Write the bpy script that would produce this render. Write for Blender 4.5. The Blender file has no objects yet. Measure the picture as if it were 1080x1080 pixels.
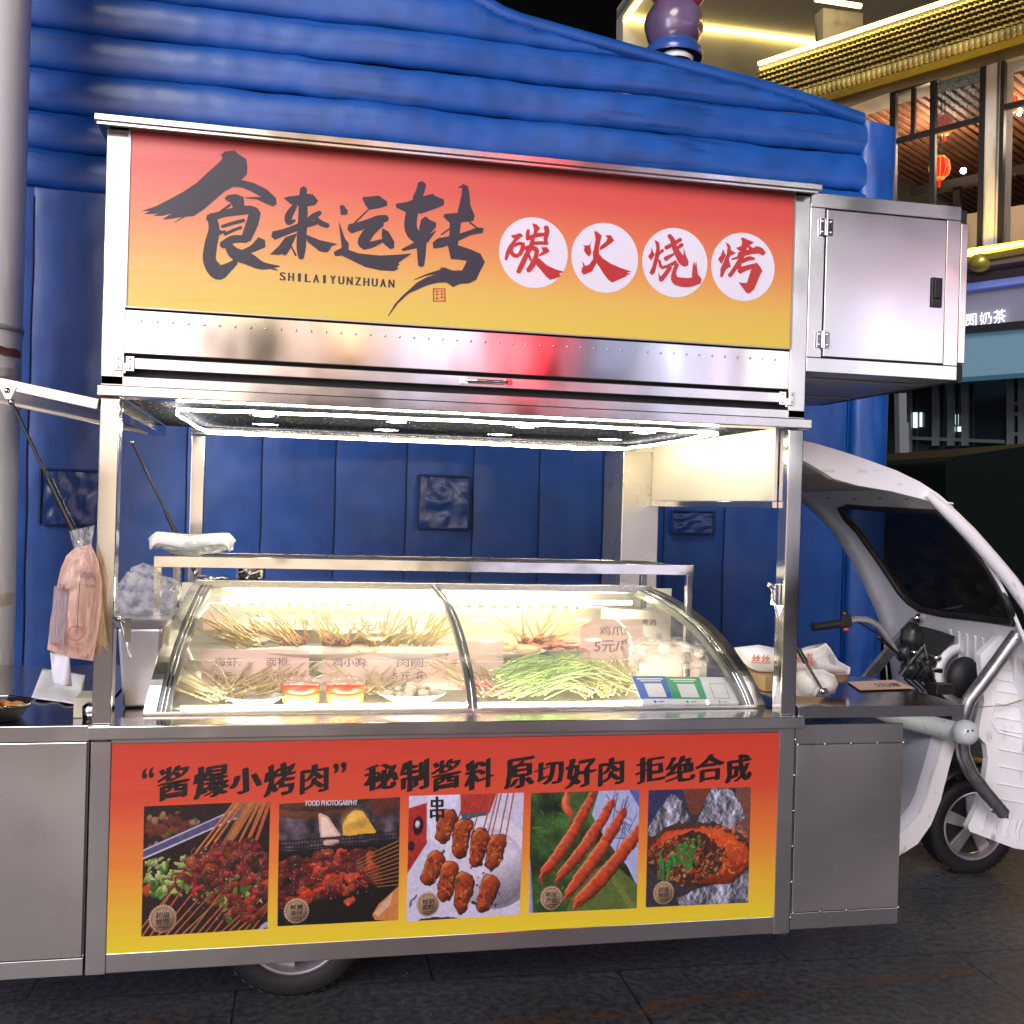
import bpy, bmesh, math, random
import numpy as np
from mathutils import Vector, Matrix, noise
random.seed(7); rng = np.random.default_rng(7)
SC = bpy.context.scene; COL = SC.collection
PI = math.pi
# ---------------------------------------------------------------- camera (solved from the cart's own right angles)
YAW, PITCH, ROLL = 0.2116, -0.0044, 0.0284
CAM = Vector((0.4806, -3.0591, 1.4915)); FPX = 1136.5
def _cam_axes():
    cy, sy, cp, sp, cr, sr = math.cos(YAW), math.sin(YAW), math.cos(PITCH), math.sin(PITCH), math.cos(ROLL), math.sin(ROLL)
    f = Vector((sy*cp, cy*cp, sp)); r = Vector((cy, -sy, 0)); u = r.cross(f)
    return cr*r+sr*u, -sr*r+cr*u, f
CR, CU, CF = _cam_axes()
cd = bpy.data.cameras.new('camera'); cam = bpy.data.objects.new('camera', cd); COL.objects.link(cam)
cam.matrix_world = Matrix.Translation(CAM) @ Matrix((CR, CU, -CF)).transposed().to_4x4()
cd.sensor_width = 36; cd.lens = 36*FPX/1080; cd.clip_end = 500; cd.clip_start = 0.05
SC.camera = cam
def ray(px, py): return CR*((px-540)/FPX) - CU*((py-540)/FPX) + CF
def A(px, py, y=0.0):                       # point of the place seen at a photo point, on the vertical plane Y=y
    d = ray(px, py); return CAM + d*((y-CAM.y)/d.y)
def AX(px, py, x):
    d = ray(px, py); return CAM + d*((x-CAM.x)/d.x)
def AZ(px, py, z):
    d = ray(px, py); return CAM + d*((z-CAM.z)/d.z)
# ---------------------------------------------------------------- helpers
ORG = {}
def org(o): return ORG.get(o.name, Vector((0, 0, 0))) if o else Vector((0, 0, 0))
class MB:
    def __init__(s): s.v = []; s.f = []; s.sm = []
    def add(s, vs, fs, smooth=False):
        n = len(s.v); s.v += [Vector(v) for v in vs]
        for f in fs: s.f.append([n+i for i in f]); s.sm.append(smooth)
        return s
    def box(s, x0, x1, y0, y1, z0, z1):
        vs = [(x, y, z) for x in (x0, x1) for y in (y0, y1) for z in (z0, z1)]
        return s.add(vs, [(0,1,3,2), (4,6,7,5), (0,4,5,1), (2,3,7,6), (0,2,6,4), (1,5,7,3)])
    def hexa(s, p):  # 8 points: bottom 4 then top 4
        return s.add(p, [(3,2,1,0), (4,5,6,7), (0,1,5,4), (1,2,6,5), (2,3,7,6), (3,0,4,7)])
    def bar(s, a, b, w, h, up=(0,0,1)):
        a = Vector(a); b = Vector(b); d = (b-a).normalized(); u = Vector(up)
        r = d.cross(u).normalized()*(w/2); t = r.cross(d).normalized()*(h/2)
        return s.hexa([a-r-t, a+r-t, b+r-t, b-r-t, a-r+t, a+r+t, b+r+t, b-r+t])
    def tube(s, pts, r, seg=8, cap=True):
        pts = [Vector(p) for p in pts]; n = len(pts)
        rs = r if isinstance(r, (list, tuple)) else [r]*n
        d0 = (pts[1]-pts[0]).normalized(); up = Vector((0,0,1)) if abs(d0.z) < .9 else Vector((1,0,0))
        a = d0.cross(up).normalized(); vs = []
        for i, p in enumerate(pts):
            d = (pts[min(i+1, n-1)]-pts[max(i-1, 0)]).normalized()
            a = (a-d*a.dot(d)).normalized(); b = d.cross(a)
            for k in range(seg):
                t = 2*PI*k/seg; vs.append(p+(a*math.cos(t)+b*math.sin(t))*rs[i])
        fs = [(i*seg+k, i*seg+(k+1) % seg, (i+1)*seg+(k+1) % seg, (i+1)*seg+k) for i in range(n-1) for k in range(seg)]
        s.add(vs, fs, True)
        if cap:
            s.add(vs[:seg][::-1], [tuple(range(seg))]); s.add(vs[-seg:], [tuple(range(seg))])
        return s
    def lathe(s, prof, c, axis='z', seg=32, smooth=True):    # prof: (radius, height)
        c = Vector(c); vs = []
        for (r, h) in prof:
            for k in range(seg):
                t = 2*PI*k/seg; x, y = r*math.cos(t), r*math.sin(t)
                vs.append(c+(Vector((x, y, h)) if axis == 'z' else Vector((x, h, y)) if axis == 'y' else Vector((h, x, y))))
        n = len(prof)
        fs = [(i*seg+k, i*seg+(k+1) % seg, (i+1)*seg+(k+1) % seg, (i+1)*seg+k) for i in range(n-1) for k in range(seg)]
        return s.add(vs, fs, smooth)
    def grid(s, fn, nu, nv, smooth=True):
        vs = [fn(i/nu, j/nv) for i in range(nu+1) for j in range(nv+1)]
        fs = [(i*(nv+1)+j, (i+1)*(nv+1)+j, (i+1)*(nv+1)+j+1, i*(nv+1)+j+1) for i in range(nu) for j in range(nv)]
        return s.add(vs, fs, smooth)
    def poly(s, pts): return s.add(pts, [tuple(range(len(pts)))])
    def prism(s, pts, d):       # planar outline pushed along the vector d
        d = Vector(d); n = len(pts); p = [Vector(q) for q in pts]
        s.add(p, [tuple(range(n))]); s.add([q+d for q in p], [tuple(range(n))[::-1]])
        return s.add(p+[q+d for q in p], [(i, (i+1) % n, (i+1) % n+n, i+n) for i in range(n)])
    def ball(s, c, r, seg=16, rings=10, sc=(1,1,1), jit=0, seed=0):
        c = Vector(c); vs = []; fs = []
        for i in range(rings+1):
            p = PI*i/rings
            for k in range(seg):
                t = 2*PI*k/seg; q = Vector((math.sin(p)*math.cos(t), math.sin(p)*math.sin(t), math.cos(p)))
                m = 1+jit*noise.noise(q*2.3+Vector((seed*3.1, seed, 0)))
                vs.append(c+Vector((q.x*sc[0], q.y*sc[1], q.z*sc[2]))*r*m)
        fs = [(i*seg+k, (i+1)*seg+k, (i+1)*seg+(k+1) % seg, i*seg+(k+1) % seg) for i in range(rings) for k in range(seg)]
        return s.add(vs, fs, True)
    def build(s, name, mat, parent=None, bevel=0, solid=0, weld=False):
        me = bpy.data.meshes.new(name); o = org(parent)
        me.from_pydata([v-o for v in s.v], [], s.f); me.update()
        me.polygons.foreach_set('use_smooth', s.sm)
        ob = bpy.data.objects.new(name, me); COL.objects.link(ob)
        me.materials.append(mat)
        if weld:
            bm = bmesh.new(); bm.from_mesh(me); bmesh.ops.remove_doubles(bm, verts=bm.verts, dist=1e-5); bm.to_mesh(me); bm.free()
        if solid:
            m = ob.modifiers.new('thick', 'SOLIDIFY'); m.thickness = solid; m.offset = 0
        if bevel:
            m = ob.modifiers.new('bevel', 'BEVEL'); m.width = bevel; m.segments = 2; m.limit_method = 'ANGLE'; m.angle_limit = .6
        if parent: ob.parent = parent
        ORG[ob.name] = o
        return ob
def tag(o, label=None, cat=None, group=None, kind=None):
    for k, v in (('label', label), ('category', cat), ('group', group), ('kind', kind)):
        if v: o[k] = v
    return o
def thing(name, loc, label, cat, group=None, kind=None):
    o = bpy.data.objects.new(name, None); COL.objects.link(o); o.location = loc; ORG[o.name] = Vector(loc)
    o.empty_display_size = .1
    return tag(o, label, cat, group, kind)
# ---------------------------------------------------------------- materials
MATS = {}
def new_mat(name):
    m = bpy.data.materials.new(name); m.use_nodes = True; nt = m.node_tree
    return m, nt, nt.nodes['Principled BSDF']
def rgb(h):
    if isinstance(h, str):
        h = h.lstrip('#'); c = [int(h[i:i+2], 16)/255 for i in (0, 2, 4)]
        return tuple(((x/12.92) if x <= .04045 else ((x+.055)/1.055)**2.4) for x in c)+(1,)
    return tuple(h)+(1,)
def mat(name, color, rough=.5, metal=0, bump=0, bscale=20, vary=0, vscale=6, stretch=None, emit=None, estr=0, coat=0, rvary=0, trans=0, alpha=1, dirt=None, dscale=3, dpos=.6, spec=.5):
    m, nt, b = new_mat(name); N, L = nt.nodes, nt.links
    c = rgb(color); b.inputs['Base Color'].default_value = c; b.inputs['Roughness'].default_value = rough
    b.inputs['Metallic'].default_value = metal; b.inputs['Coat Weight'].default_value = coat; b.inputs['Coat Roughness'].default_value = .12
    b.inputs['Transmission Weight'].default_value = trans; b.inputs['Alpha'].default_value = alpha
    b.inputs['Specular IOR Level'].default_value = spec
    tc = N.new('ShaderNodeTexCoord'); mp = N.new('ShaderNodeMapping'); L.new(tc.outputs['Object'], mp.inputs[0])
    if stretch: mp.inputs['Scale'].default_value = stretch
    def nz(sc, det=5, src=mp):
        if metal > .5 and det > 2: det = 1
        n = N.new('ShaderNodeTexNoise'); n.inputs['Scale'].default_value = sc; n.inputs['Detail'].default_value = det; L.new(src.outputs[0], n.inputs['Vector']); return n
    out = None
    if vary:
        n = nz(vscale); mx = N.new('ShaderNodeMix'); mx.data_type = 'RGBA'; mx.inputs['A'].default_value = tuple(x*(1-vary) for x in c[:3])+(1,)
        mx.inputs['B'].default_value = tuple(min(1, x*(1+vary)) for x in c[:3])+(1,)
        rp = N.new('ShaderNodeMapRange'); rp.inputs[1].default_value = .3; rp.inputs[2].default_value = .7; L.new(n.outputs[0], rp.inputs[0]); L.new(rp.outputs[0], mx.inputs['Factor'])
        out = mx.outputs['Result']; L.new(out, b.inputs['Base Color'])
    if dirt:
        n = nz(dscale, 9, tc); rp = N.new('ShaderNodeMapRange'); rp.inputs[1].default_value = dpos; rp.inputs[2].default_value = dpos+.12; L.new(n.outputs[0], rp.inputs[0])
        mx = N.new('ShaderNodeMix'); mx.data_type = 'RGBA'; mx.inputs['B'].default_value = rgb(dirt)
        if out: L.new(out, mx.inputs['A'])
        else: mx.inputs['A'].default_value = c
        L.new(rp.outputs[0], mx.inputs['Factor']); L.new(mx.outputs['Result'], b.inputs['Base Color'])
    if rvary:
        n = nz(vscale*1.3, 6 if metal < .5 else 2); rp = N.new('ShaderNodeMapRange'); rp.inputs[1].default_value = .3; rp.inputs[2].default_value = .7
        rp.inputs[3].default_value = max(.02, rough-rvary); rp.inputs[4].default_value = rough+rvary; L.new(n.outputs[0], rp.inputs[0]); L.new(rp.outputs[0], b.inputs['Roughness'])
    if bump:
        n = nz(bscale); bp = N.new('ShaderNodeBump'); bp.inputs['Strength'].default_value = 1; bp.inputs['Distance'].default_value = bump
        L.new(n.outputs[0], bp.inputs['Height']); L.new(bp.outputs[0], b.inputs['Normal'])
    if emit is not None:
        b.inputs['Emission Color'].default_value = rgb(emit); b.inputs['Emission Strength'].default_value = estr
    MATS[name] = m; return m
def thin_glass(name, tint=(1,1,1), gloss=.12, rough=.02, haze=0.0):
    m = bpy.data.materials.new(name); m.use_nodes = True; nt = m.node_tree; N, L = nt.nodes, nt.links; N.clear()
    o = N.new('ShaderNodeOutputMaterial'); t = N.new('ShaderNodeBsdfTransparent'); t.inputs[0].default_value = tuple(tint)+(1,)
    g = N.new('ShaderNodeBsdfGlossy'); g.inputs['Roughness'].default_value = rough
    lw = N.new('ShaderNodeLayerWeight'); lw.inputs['Blend'].default_value = gloss
    mx = N.new('ShaderNodeMixShader'); L.new(lw.outputs['Fresnel'], mx.inputs[0]); L.new(t.outputs[0], mx.inputs[1]); L.new(g.outputs[0], mx.inputs[2])
    last = mx
    if haze:
        d = N.new('ShaderNodeBsdfDiffuse'); d.inputs[0].default_value = (.8,.8,.78,1); n = N.new('ShaderNodeTexNoise'); n.inputs['Scale'].default_value = 9
        n.inputs['Detail'].default_value = 8; mr = N.new('ShaderNodeMapRange'); mr.inputs[1].default_value = .35; mr.inputs[2].default_value = .8; mr.inputs[3].default_value = haze*.3; mr.inputs[4].default_value = haze*1.6
        L.new(n.outputs[0], mr.inputs[0]); m2 = N.new('ShaderNodeMixShader'); L.new(mr.outputs[0], m2.inputs[0]); L.new(mx.outputs[0], m2.inputs[1]); L.new(d.outputs[0], m2.inputs[2]); last = m2
    L.new(last.outputs[0], o.inputs[0]); MATS[name] = m; return m
def film(name, color, trans=.5, rough=.3, bump=.01):      # milky plastic film: part clear, part diffuse and translucent
    m = bpy.data.materials.new(name); m.use_nodes = True; nt = m.node_tree; N, L = nt.nodes, nt.links; N.clear()
    o = N.new('ShaderNodeOutputMaterial'); t = N.new('ShaderNodeBsdfTransparent')
    p = N.new('ShaderNodeBsdfPrincipled'); p.inputs['Base Color'].default_value = rgb(color); p.inputs['Roughness'].default_value = rough
    tl = N.new('ShaderNodeBsdfTranslucent'); tl.inputs[0].default_value = rgb(color)
    n = N.new('ShaderNodeTexNoise'); n.inputs['Scale'].default_value = 6; n.inputs['Detail'].default_value = 2
    bp = N.new('ShaderNodeBump'); bp.inputs['Distance'].default_value = bump; L.new(n.outputs[0], bp.inputs['Height']); L.new(bp.outputs[0], p.inputs['Normal'])
    m1 = N.new('ShaderNodeMixShader'); m1.inputs[0].default_value = .35; L.new(p.outputs[0], m1.inputs[1]); L.new(tl.outputs[0], m1.inputs[2])
    mr = N.new('ShaderNodeMapRange'); mr.inputs[1].default_value = .35; mr.inputs[2].default_value = .65; mr.inputs[3].default_value = max(0, trans-.2); mr.inputs[4].default_value = min(1, trans+.2)
    L.new(n.outputs[0], mr.inputs[0])
    m2 = N.new('ShaderNodeMixShader'); L.new(mr.outputs[0], m2.inputs[0]); L.new(m1.outputs[0], m2.inputs[1]); L.new(t.outputs[0], m2.inputs[2])
    L.new(m2.outputs[0], o.inputs[0]); MATS[name] = m; return m
def ramp_mat(name, z0, z1, stops, rough=.4, coat=.25, wr=.0012):     # vinyl print whose ink runs from one colour to another up the sheet
    m, nt, b = new_mat(name); N, L = nt.nodes, nt.links
    g = N.new('ShaderNodeNewGeometry'); sx = N.new('ShaderNodeSeparateXYZ'); L.new(g.outputs['Position'], sx.inputs[0])
    mr = N.new('ShaderNodeMapRange'); mr.inputs[1].default_value = z0; mr.inputs[2].default_value = z1; L.new(sx.outputs['Z'], mr.inputs[0])
    cr = N.new('ShaderNodeValToRGB'); e = cr.color_ramp.elements
    while len(e) < len(stops): e.new(.5)
    for k, (p, c) in enumerate(stops): e[k].position = p; e[k].color = rgb(c)
    L.new(mr.outputs[0], cr.inputs[0]); L.new(cr.outputs[0], b.inputs['Base Color'])
    b.inputs['Roughness'].default_value = rough; b.inputs['Coat Weight'].default_value = coat; b.inputs['Coat Roughness'].default_value = .42
    mp = N.new('ShaderNodeMapping'); L.new(g.outputs['Position'], mp.inputs[0]); mp.inputs['Scale'].default_value = (.8, 1, 6)
    n = N.new('ShaderNodeTexNoise'); n.inputs['Scale'].default_value = 4; n.inputs['Detail'].default_value = 3; L.new(mp.outputs[0], n.inputs['Vector'])
    bp = N.new('ShaderNodeBump'); bp.inputs['Distance'].default_value = wr*6; L.new(n.outputs[0], bp.inputs['Height']); L.new(bp.outputs[0], b.inputs['Normal']); L.new(bp.outputs[0], b.inputs['Coat Normal'])
    MATS[name] = m; return m
def emis(name, c, s):
    m = bpy.data.materials.new(name); m.use_nodes = True; nt = m.node_tree; nt.nodes.clear()
    o = nt.nodes.new('ShaderNodeOutputMaterial'); e = nt.nodes.new('ShaderNodeEmission'); e.inputs[0].default_value = rgb(c); e.inputs[1].default_value = s
    nt.links.new(e.outputs[0], o.inputs[0]); MATS[name] = m; return m
def vcol_mat(name, rough=.35, coat=.2):
    m, nt, b = new_mat(name); a = nt.nodes.new('ShaderNodeVertexColor'); a.layer_name = 'print'
    nt.links.new(a.outputs[0], b.inputs['Base Color']); b.inputs['Roughness'].default_value = rough; b.inputs['Coat Weight'].default_value = coat; b.inputs['Coat Roughness'].default_value = .25
    MATS[name] = m; return m

STEEL = mat('brushed_steel', (.64,.63,.62), .17, .94, bump=.0030, bscale=4.5, rvary=.07, vary=.05, vscale=4)
STEEL_M = mat('mirror_steel', (.62,.61,.60), .13, 1, bump=.002, bscale=2.5, rvary=.04, vscale=3)
STEEL_D = mat('dull_steel', (.40,.385,.37), .34, 1, bump=.0008, bscale=3, rvary=.06, vary=.10, vscale=2.2)
STEEL_C = mat('cream_steel', (.75,.70,.56), .38, .35, bump=.0008, bscale=4)
DARKGAP = mat('dark_gap', (.01,.01,.012), .6)
CHROME = mat('chrome', (.75,.75,.76), .08, 1)
BLACKR = mat('black_rubber', (.012,.012,.013), .55, bump=.0006, bscale=60)
BLACKP = mat('black_plastic', (.015,.015,.017), .38)
GLASS = thin_glass('clear_glass', (.97,.985,.97), .22, .012, .13)  # LED glow and glare put into the glass as a white haze
WPAINT = mat('white_fibreglass', (.88,.88,.90), .38, coat=.2, bump=.0008, bscale=9, dirt=(.42,.40,.40), dscale=5, dpos=.62)

# ---------------------------------------------------------------- lettering
def strokes_to(mb, strokes, plane, eps, base):
    """strokes: polygons [(x,y),..] or brush lines [(x,y,w),..] in a trace frame; plane maps them onto the sheet"""
    k = 0
    for st in strokes:
        k += 1; y = base-eps*k
        if len(st[0]) == 2:
            # soften the hand-traced outline a little
            P = [Vector((a, b, 0)) for a, b in st]
            pts = [(p.x, p.y) for p in P]
        else:
            c = [Vector(s) for s in st]; cc = []
            n = len(c)
            for i in range(n-1):
                p0, p1, p2, p3 = c[max(i-1, 0)], c[i], c[i+1], c[min(i+2, n-1)]
                for j in range(5):
                    t = j/5; cc.append(.5*((2*p1)+(p2-p0)*t+(2*p0-5*p1+4*p2-p3)*t*t+(3*p1-p0-3*p2+p3)*t**3))
            cc.append(c[-1]); Lp, Rp = [], []; m = len(cc)
            for i, p in enumerate(cc):
                d = (cc[min(i+1, m-1)]-cc[max(i-1, 0)]); d.z = 0; d.normalize(); nn = Vector((-d.y, d.x, 0)); w = p.z/2
                q = Vector((p.x, p.y, 0)); Lp.append(q+nn*w); Rp.append(q-nn*w)
            d0 = (cc[0]-cc[1]); d0.z = 0; d0.normalize(); d1 = (cc[-1]-cc[-2]); d1.z = 0; d1.normalize()
            s0 = Vector((cc[0].x, cc[0].y, 0))+d0*cc[0].z*.3; s1 = Vector((cc[-1].x, cc[-1].y, 0))+d1*cc[-1].z*.3
            pts = [(q.x, q.y) for q in [s0]+Lp+[s1]+Rp[::-1]]
        mb.poly([plane(a, b, y) for a, b in pts])
def zoomplane(ox, oy, sc): return lambda a, b, y: A(ox+a/sc, oy+b/sc, y)
_tc = {}
def glyph_mesh(s, res=4):
    if (s, res) in _tc: return _tc[(s, res)]
    cu = bpy.data.curves.new('t', 'FONT'); cu.body = s; cu.size = 1; cu.resolution_u = res; cu.fill_mode = 'FRONT'
    ob = bpy.data.objects.new('t', cu); COL.objects.link(ob); bpy.context.view_layer.update()
    me = bpy.data.meshes.new_from_object(ob.evaluated_get(bpy.context.evaluated_depsgraph_get()))
    vs = [v.co.copy() for v in me.vertices]; fs = [tuple(p.vertices) for p in me.polygons]
    bpy.data.objects.remove(ob); bpy.data.curves.remove(cu); bpy.data.meshes.remove(me)
    if vs:
        x0 = min(v.x for v in vs); x1 = max(v.x for v in vs); y0 = min(v.y for v in vs); y1 = max(v.y for v in vs)
        vs = [((v.x-x0)/max(1e-6, x1-x0), (v.y-y0)/max(1e-6, y1-y0)) for v in vs]
    _tc[(s, res)] = (vs, fs); return vs, fs
def put_text(mb, s, tl, tr, bl, n, bold=0, lift=0, rag=0, bdir='x'):
    """stretch the text onto the parallelogram tl,tr,bl; n = small offset vector between stacked layers"""
    vs, fs = glyph_mesh(s); tl, tr, bl, n = Vector(tl), Vector(tr), Vector(bl), Vector(n); ex = tr-tl; ey = tl-bl
    offs = [(0, 0)] if not bold else [(-1, 0), (-.35, 0), (.35, 0), (1, 0)]
    if bdir == 'xy': offs = [(t/4, .45*t/4) for t in range(-4, 5)]        # a slanted broad nib: thick uprights and right-falling strokes, thin left-falling ones
    for k, (o, ov) in enumerate(offs):
        out = []
        for (u, v) in vs:
            du = o*bold; dv = ov*bold
            if rag: 
                q = noise.noise_vector(Vector((u*9+ord(s[0]) % 7, v*9, 1.3))); du += q.x*rag; dv += q.y*rag
            if lift: dv += lift*(u-.5)
            out.append(bl+ex*(u+du)+ey*(v+dv)+n*(k+1))
        mb.add(out, fs)
# ---------------------------------------------------------------- printed pictures: a small painter whose canvas becomes the ink of a finely divided sheet
class Canvas:
    def __init__(s, w=250, h=262, bg=(.1,.1,.1), span=1000.0):
        s.w, s.h = w, h; s.im = np.zeros((h, w, 3)); s.im[:] = bg; s.span = span
        s.X, s.Y = np.meshgrid((np.arange(w)+.5)/w*span, (np.arange(h)+.5)/h*span); s.px = span/w; s.X0, s.Y0 = s.X, s.Y
    def warp(s, big, small, seed):      # organic outlines: later shapes are drawn through a wobbling lens
        s.X, s.Y = s.X0, s.Y0
        if big: 
            dx = (s.nz(110, seed)-.5)*big+(s.nz(38, seed+1, 4)-.5)*small; dy = (s.nz(110, seed+2)-.5)*big+(s.nz(38, seed+3, 4)-.5)*small
            s.X, s.Y = s.X0+dx, s.Y0+dy
    def blend(s, m, c):
        c = np.asarray(c, float); m = np.clip(m, 0, 1)[..., None]; s.im = s.im*(1-m)+c*m
    def nz(s, sc, seed, oct=3):
        r = np.random.default_rng(seed); out = np.zeros((s.h, s.w)); amp = 1; tot = 0
        for o in range(oct):
            n = int(max(2, s.span/sc*(2**o)))+2; g = r.random((n, n))
            x = s.X0/s.span*(n-2); y = s.Y0/s.span*(n-2); xi, yi = x.astype(int), y.astype(int); fx, fy = x-xi, y-yi
            fx = fx*fx*(3-2*fx); fy = fy*fy*(3-2*fy)
            out += amp*((g[yi, xi]*(1-fx)+g[yi, xi+1]*fx)*(1-fy)+(g[yi+1, xi]*(1-fx)+g[yi+1, xi+1]*fx)*fy); tot += amp; amp *= .5
        return out/tot
    def cap(s, a, b, r0, r1, c, hi=None, shade=.5, light=(-.5, -.7)):
        ax, ay = a; bx, by = b; dx, dy = bx-ax, by-ay; L2 = dx*dx+dy*dy+1e-6
        t = np.clip(((s.X-ax)*dx+(s.Y-ay)*dy)/L2, 0, 1); qx, qy = s.X-ax-t*dx, s.Y-ay-t*dy
        r = r0+(r1-r0)*t; d = np.sqrt(qx*qx+qy*qy); m = np.clip((r-d)/s.px+.5, 0, 1)
        l = (qx*light[0]+qy*light[1])/np.maximum(r, 1); c = np.asarray(c, float)
        col = c*(1-shade*np.clip(-l+.1, 0, 1))[..., None]
        if hi is not None:
            k = np.clip((l-.45)*3, 0, 1)[..., None]; col = col*(1-k)+np.asarray(hi)*k
        m = m[..., None]; s.im = s.im*(1-m)+col*m
    def ell(s, x, y, rx, ry, ang, c, hi=None, shade=.5, soft=1.0):
        ca, sa = math.cos(ang), math.sin(ang); u = ((s.X-x)*ca+(s.Y-y)*sa)/rx; v = (-(s.X-x)*sa+(s.Y-y)*ca)/ry
        d = np.sqrt(u*u+v*v); m = np.clip((1-d)*min(rx, ry)/(s.px*soft)+.5, 0, 1); l = -(s.X-x)/rx*.4-(s.Y-y)/ry*.7
        col = np.asarray(c, float)*(1-shade*np.clip(-l, 0, 1))[..., None]
        if hi is not None: k = np.clip((l-.35)*2.5, 0, 1)[..., None]; col = col*(1-k)+np.asarray(hi)*k
        m = m[..., None]; s.im = s.im*(1-m)+col*m
    def pol(s, pts, c, soft=1.0):
        d = np.full((s.h, s.w), 1e9); ins = np.zeros((s.h, s.w), bool); n = len(pts)
        for i in range(n):
            x0, y0 = pts[i]; x1, y1 = pts[(i+1) % n]; ex, ey = x1-x0, y1-y0; wx, wy = s.X-x0, s.Y-y0
            t = np.clip((wx*ex+wy*ey)/(ex*ex+ey*ey+1e-9), 0, 1); d = np.minimum(d, np.hypot(wx-t*ex, wy-t*ey))
            cc = ((y0 > s.Y) != (y1 > s.Y)) & (s.X < (x1-x0)*(s.Y-y0)/((y1-y0) if y1 != y0 else 1e-9)+x0); ins ^= cc
        s.blend(np.clip(np.where(ins, d, -d)/(s.px*soft)+.5, 0, 1), c)
    def sheet(s, name, mt, parent, tl, tr, bl, br):
        """tl.. world corners"""
        w, h = s.w, s.h; u = np.linspace(0, 1, w)[None, :, None]; v = np.linspace(0, 1, h)[:, None, None]
        tl, tr, bl, br = [np.array(q) for q in (tl, tr, bl, br)]
        P = (tl*(1-u)+tr*u)*(1-v)+(bl*(1-u)+br*u)*v; P = P.reshape(-1, 3)-np.array(org(parent))
        idx = np.arange(w*h).reshape(h, w); F = np.stack([idx[:-1, :-1], idx[1:, :-1], idx[1:, 1:], idx[:-1, 1:]], -1).reshape(-1, 4)
        me = bpy.data.meshes.new(name); me.vertices.add(len(P)); me.vertices.foreach_set('co', P.ravel())
        me.loops.add(F.size); me.loops.foreach_set('vertex_index', F.ravel().astype(np.int32))
        me.polygons.add(len(F)); me.polygons.foreach_set('loop_start', np.arange(0, F.size, 4, dtype=np.int32)); me.update(calc_edges=True)
        ca = me.color_attributes.new('print', 'BYTE_COLOR', 'POINT'); lin = np.clip(s.im, 0, 1).reshape(-1, 3)
        lin = np.where(lin <= .04045, lin/12.92, ((lin+.055)/1.055)**2.4)      # painted in display values, stored as ink reflectance
        ca.data.foreach_set('color', np.concatenate([lin, np.ones((len(lin), 1))], 1).ravel())
        me.materials.append(mt); ob = bpy.data.objects.new(name, me); COL.objects.link(ob); ob.parent = parent; ORG[ob.name] = org(parent); return ob
# ================================================================= FOOD TRICYCLE (kiosk body + cab)
cart = thing('food_tricycle', (1.0, .6, 0), 'stainless steel barbecue cart with red and yellow banners joined to a white tricycle cab', 'food cart')
def part(mb, name, m, bevel=.0015, parent=None, **k): return mb.build(name, m, parent or cart, bevel=bevel, **k)
W, YB = 2.05, 1.2
P_ = .05
# posts
for (xa, xb, z0, z1, ya) in ((0, .05, .875, 1.755, 0), (W-.05, W, .875, 1.755, 0)):
    part(MB().box(xa, xb, ya, ya+.06, z0, z1), 'front_post', STEEL_M, .003)
part(MB().box(.145, .195, 1.18, 1.23, .875, 1.73), 'rear_post', STEEL_M, .003)
# rear pillar (flue casing) at the right back corner
part(MB().box(1.86, 2.02, 1.2, 1.46, .6, 1.76), 'rear_pillar', mat('pillar_steel', (.62,.60,.52), .3, .9, bump=.001, bscale=3, rvary=.05), .003)
# ---- upper body: fascia posts, shutter, header
part(MB().box(0, .058, 0, .06, 1.79, 2.475), 'fascia_post', STEEL, .002)
part(MB().box(1.995, W, 0, .06, 1.79, 2.475), 'fascia_post', STEEL, .002)
up = MB().box(.0, W, .06, YB, 2.44, 2.475).box(0, .02, .06, YB, 1.80, 2.44).box(W-.02, W, .06, YB, 1.80, 2.44).box(.02, W-.02, YB-.02, YB, 1.80, 2.44)
part(up, 'upper_body', STEEL_D, 0)
roof = MB().box(-.025, W+.01, -.055, YB+.03, 2.478, 2.496).box(-.02, W+.0, -.05, -.044, 2.468, 2.4775)
part(roof, 'roof', STEEL, .002)
part(MB().box(.058, 1.995, .035, .06, 1.80, 2.47), 'fascia_backing', DARKGAP, 0)
# folded shutter strip beneath the sign, with rivets
sh = MB()
sh.box(.058, 1.995, -.004, .03, 1.875, 1.995)
shutter = part(sh, 'shutter', mat('shutter_steel', (.62,.60,.59), .14, 1, bump=.004, bscale=2.2, rvary=.08, vscale=4, stretch=(1, 1, .5)), .003)
rv = MB()
rvo = part(MB().ball((0,0,0), .0035, 6, 4, (1, .6, 1)), 'rivet', STEEL_M, 0, shutter); rvo.data.transform(Matrix.Translation(org(shutter)))
for i in range(46):
    o = rvo if i == 0 else rvo.copy(); o.location = Vector((.10+i*.041, -.005, 1.965))-org(shutter)
    if i: COL.objects.link(o)
part(MB().box(.075, 1.975, -.002, .03, 1.835, 1.866), 'shutter_rail', STEEL, .002)
hd = MB().box(.0, W, 0, .06, 1.788, 1.815)
part(hd, 'fascia_sill', STEEL, .002)
hh = MB().box(-.004, W+.012, -.03, .055, 1.757, 1.787)
part(hh, 'header_beam', STEEL, .003)
for x in (.062, 1.988):       # folding latches at the ends of the shutter rail
    l = MB().box(x-.028, x-.006, -.012, -.001, 1.828, 1.868).box(x+.002, x+.024, -.012, -.001, 1.828, 1.868).box(x-.006, x+.002, -.007, -.002, 1.822, 1.85)
    for a in (-.017, .013):
        for b in (1.836, 1.86): l.ball((x+a, -.012, b), .004, 6, 4)
    part(l, 'shutter_latch', CHROME, .001)
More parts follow.
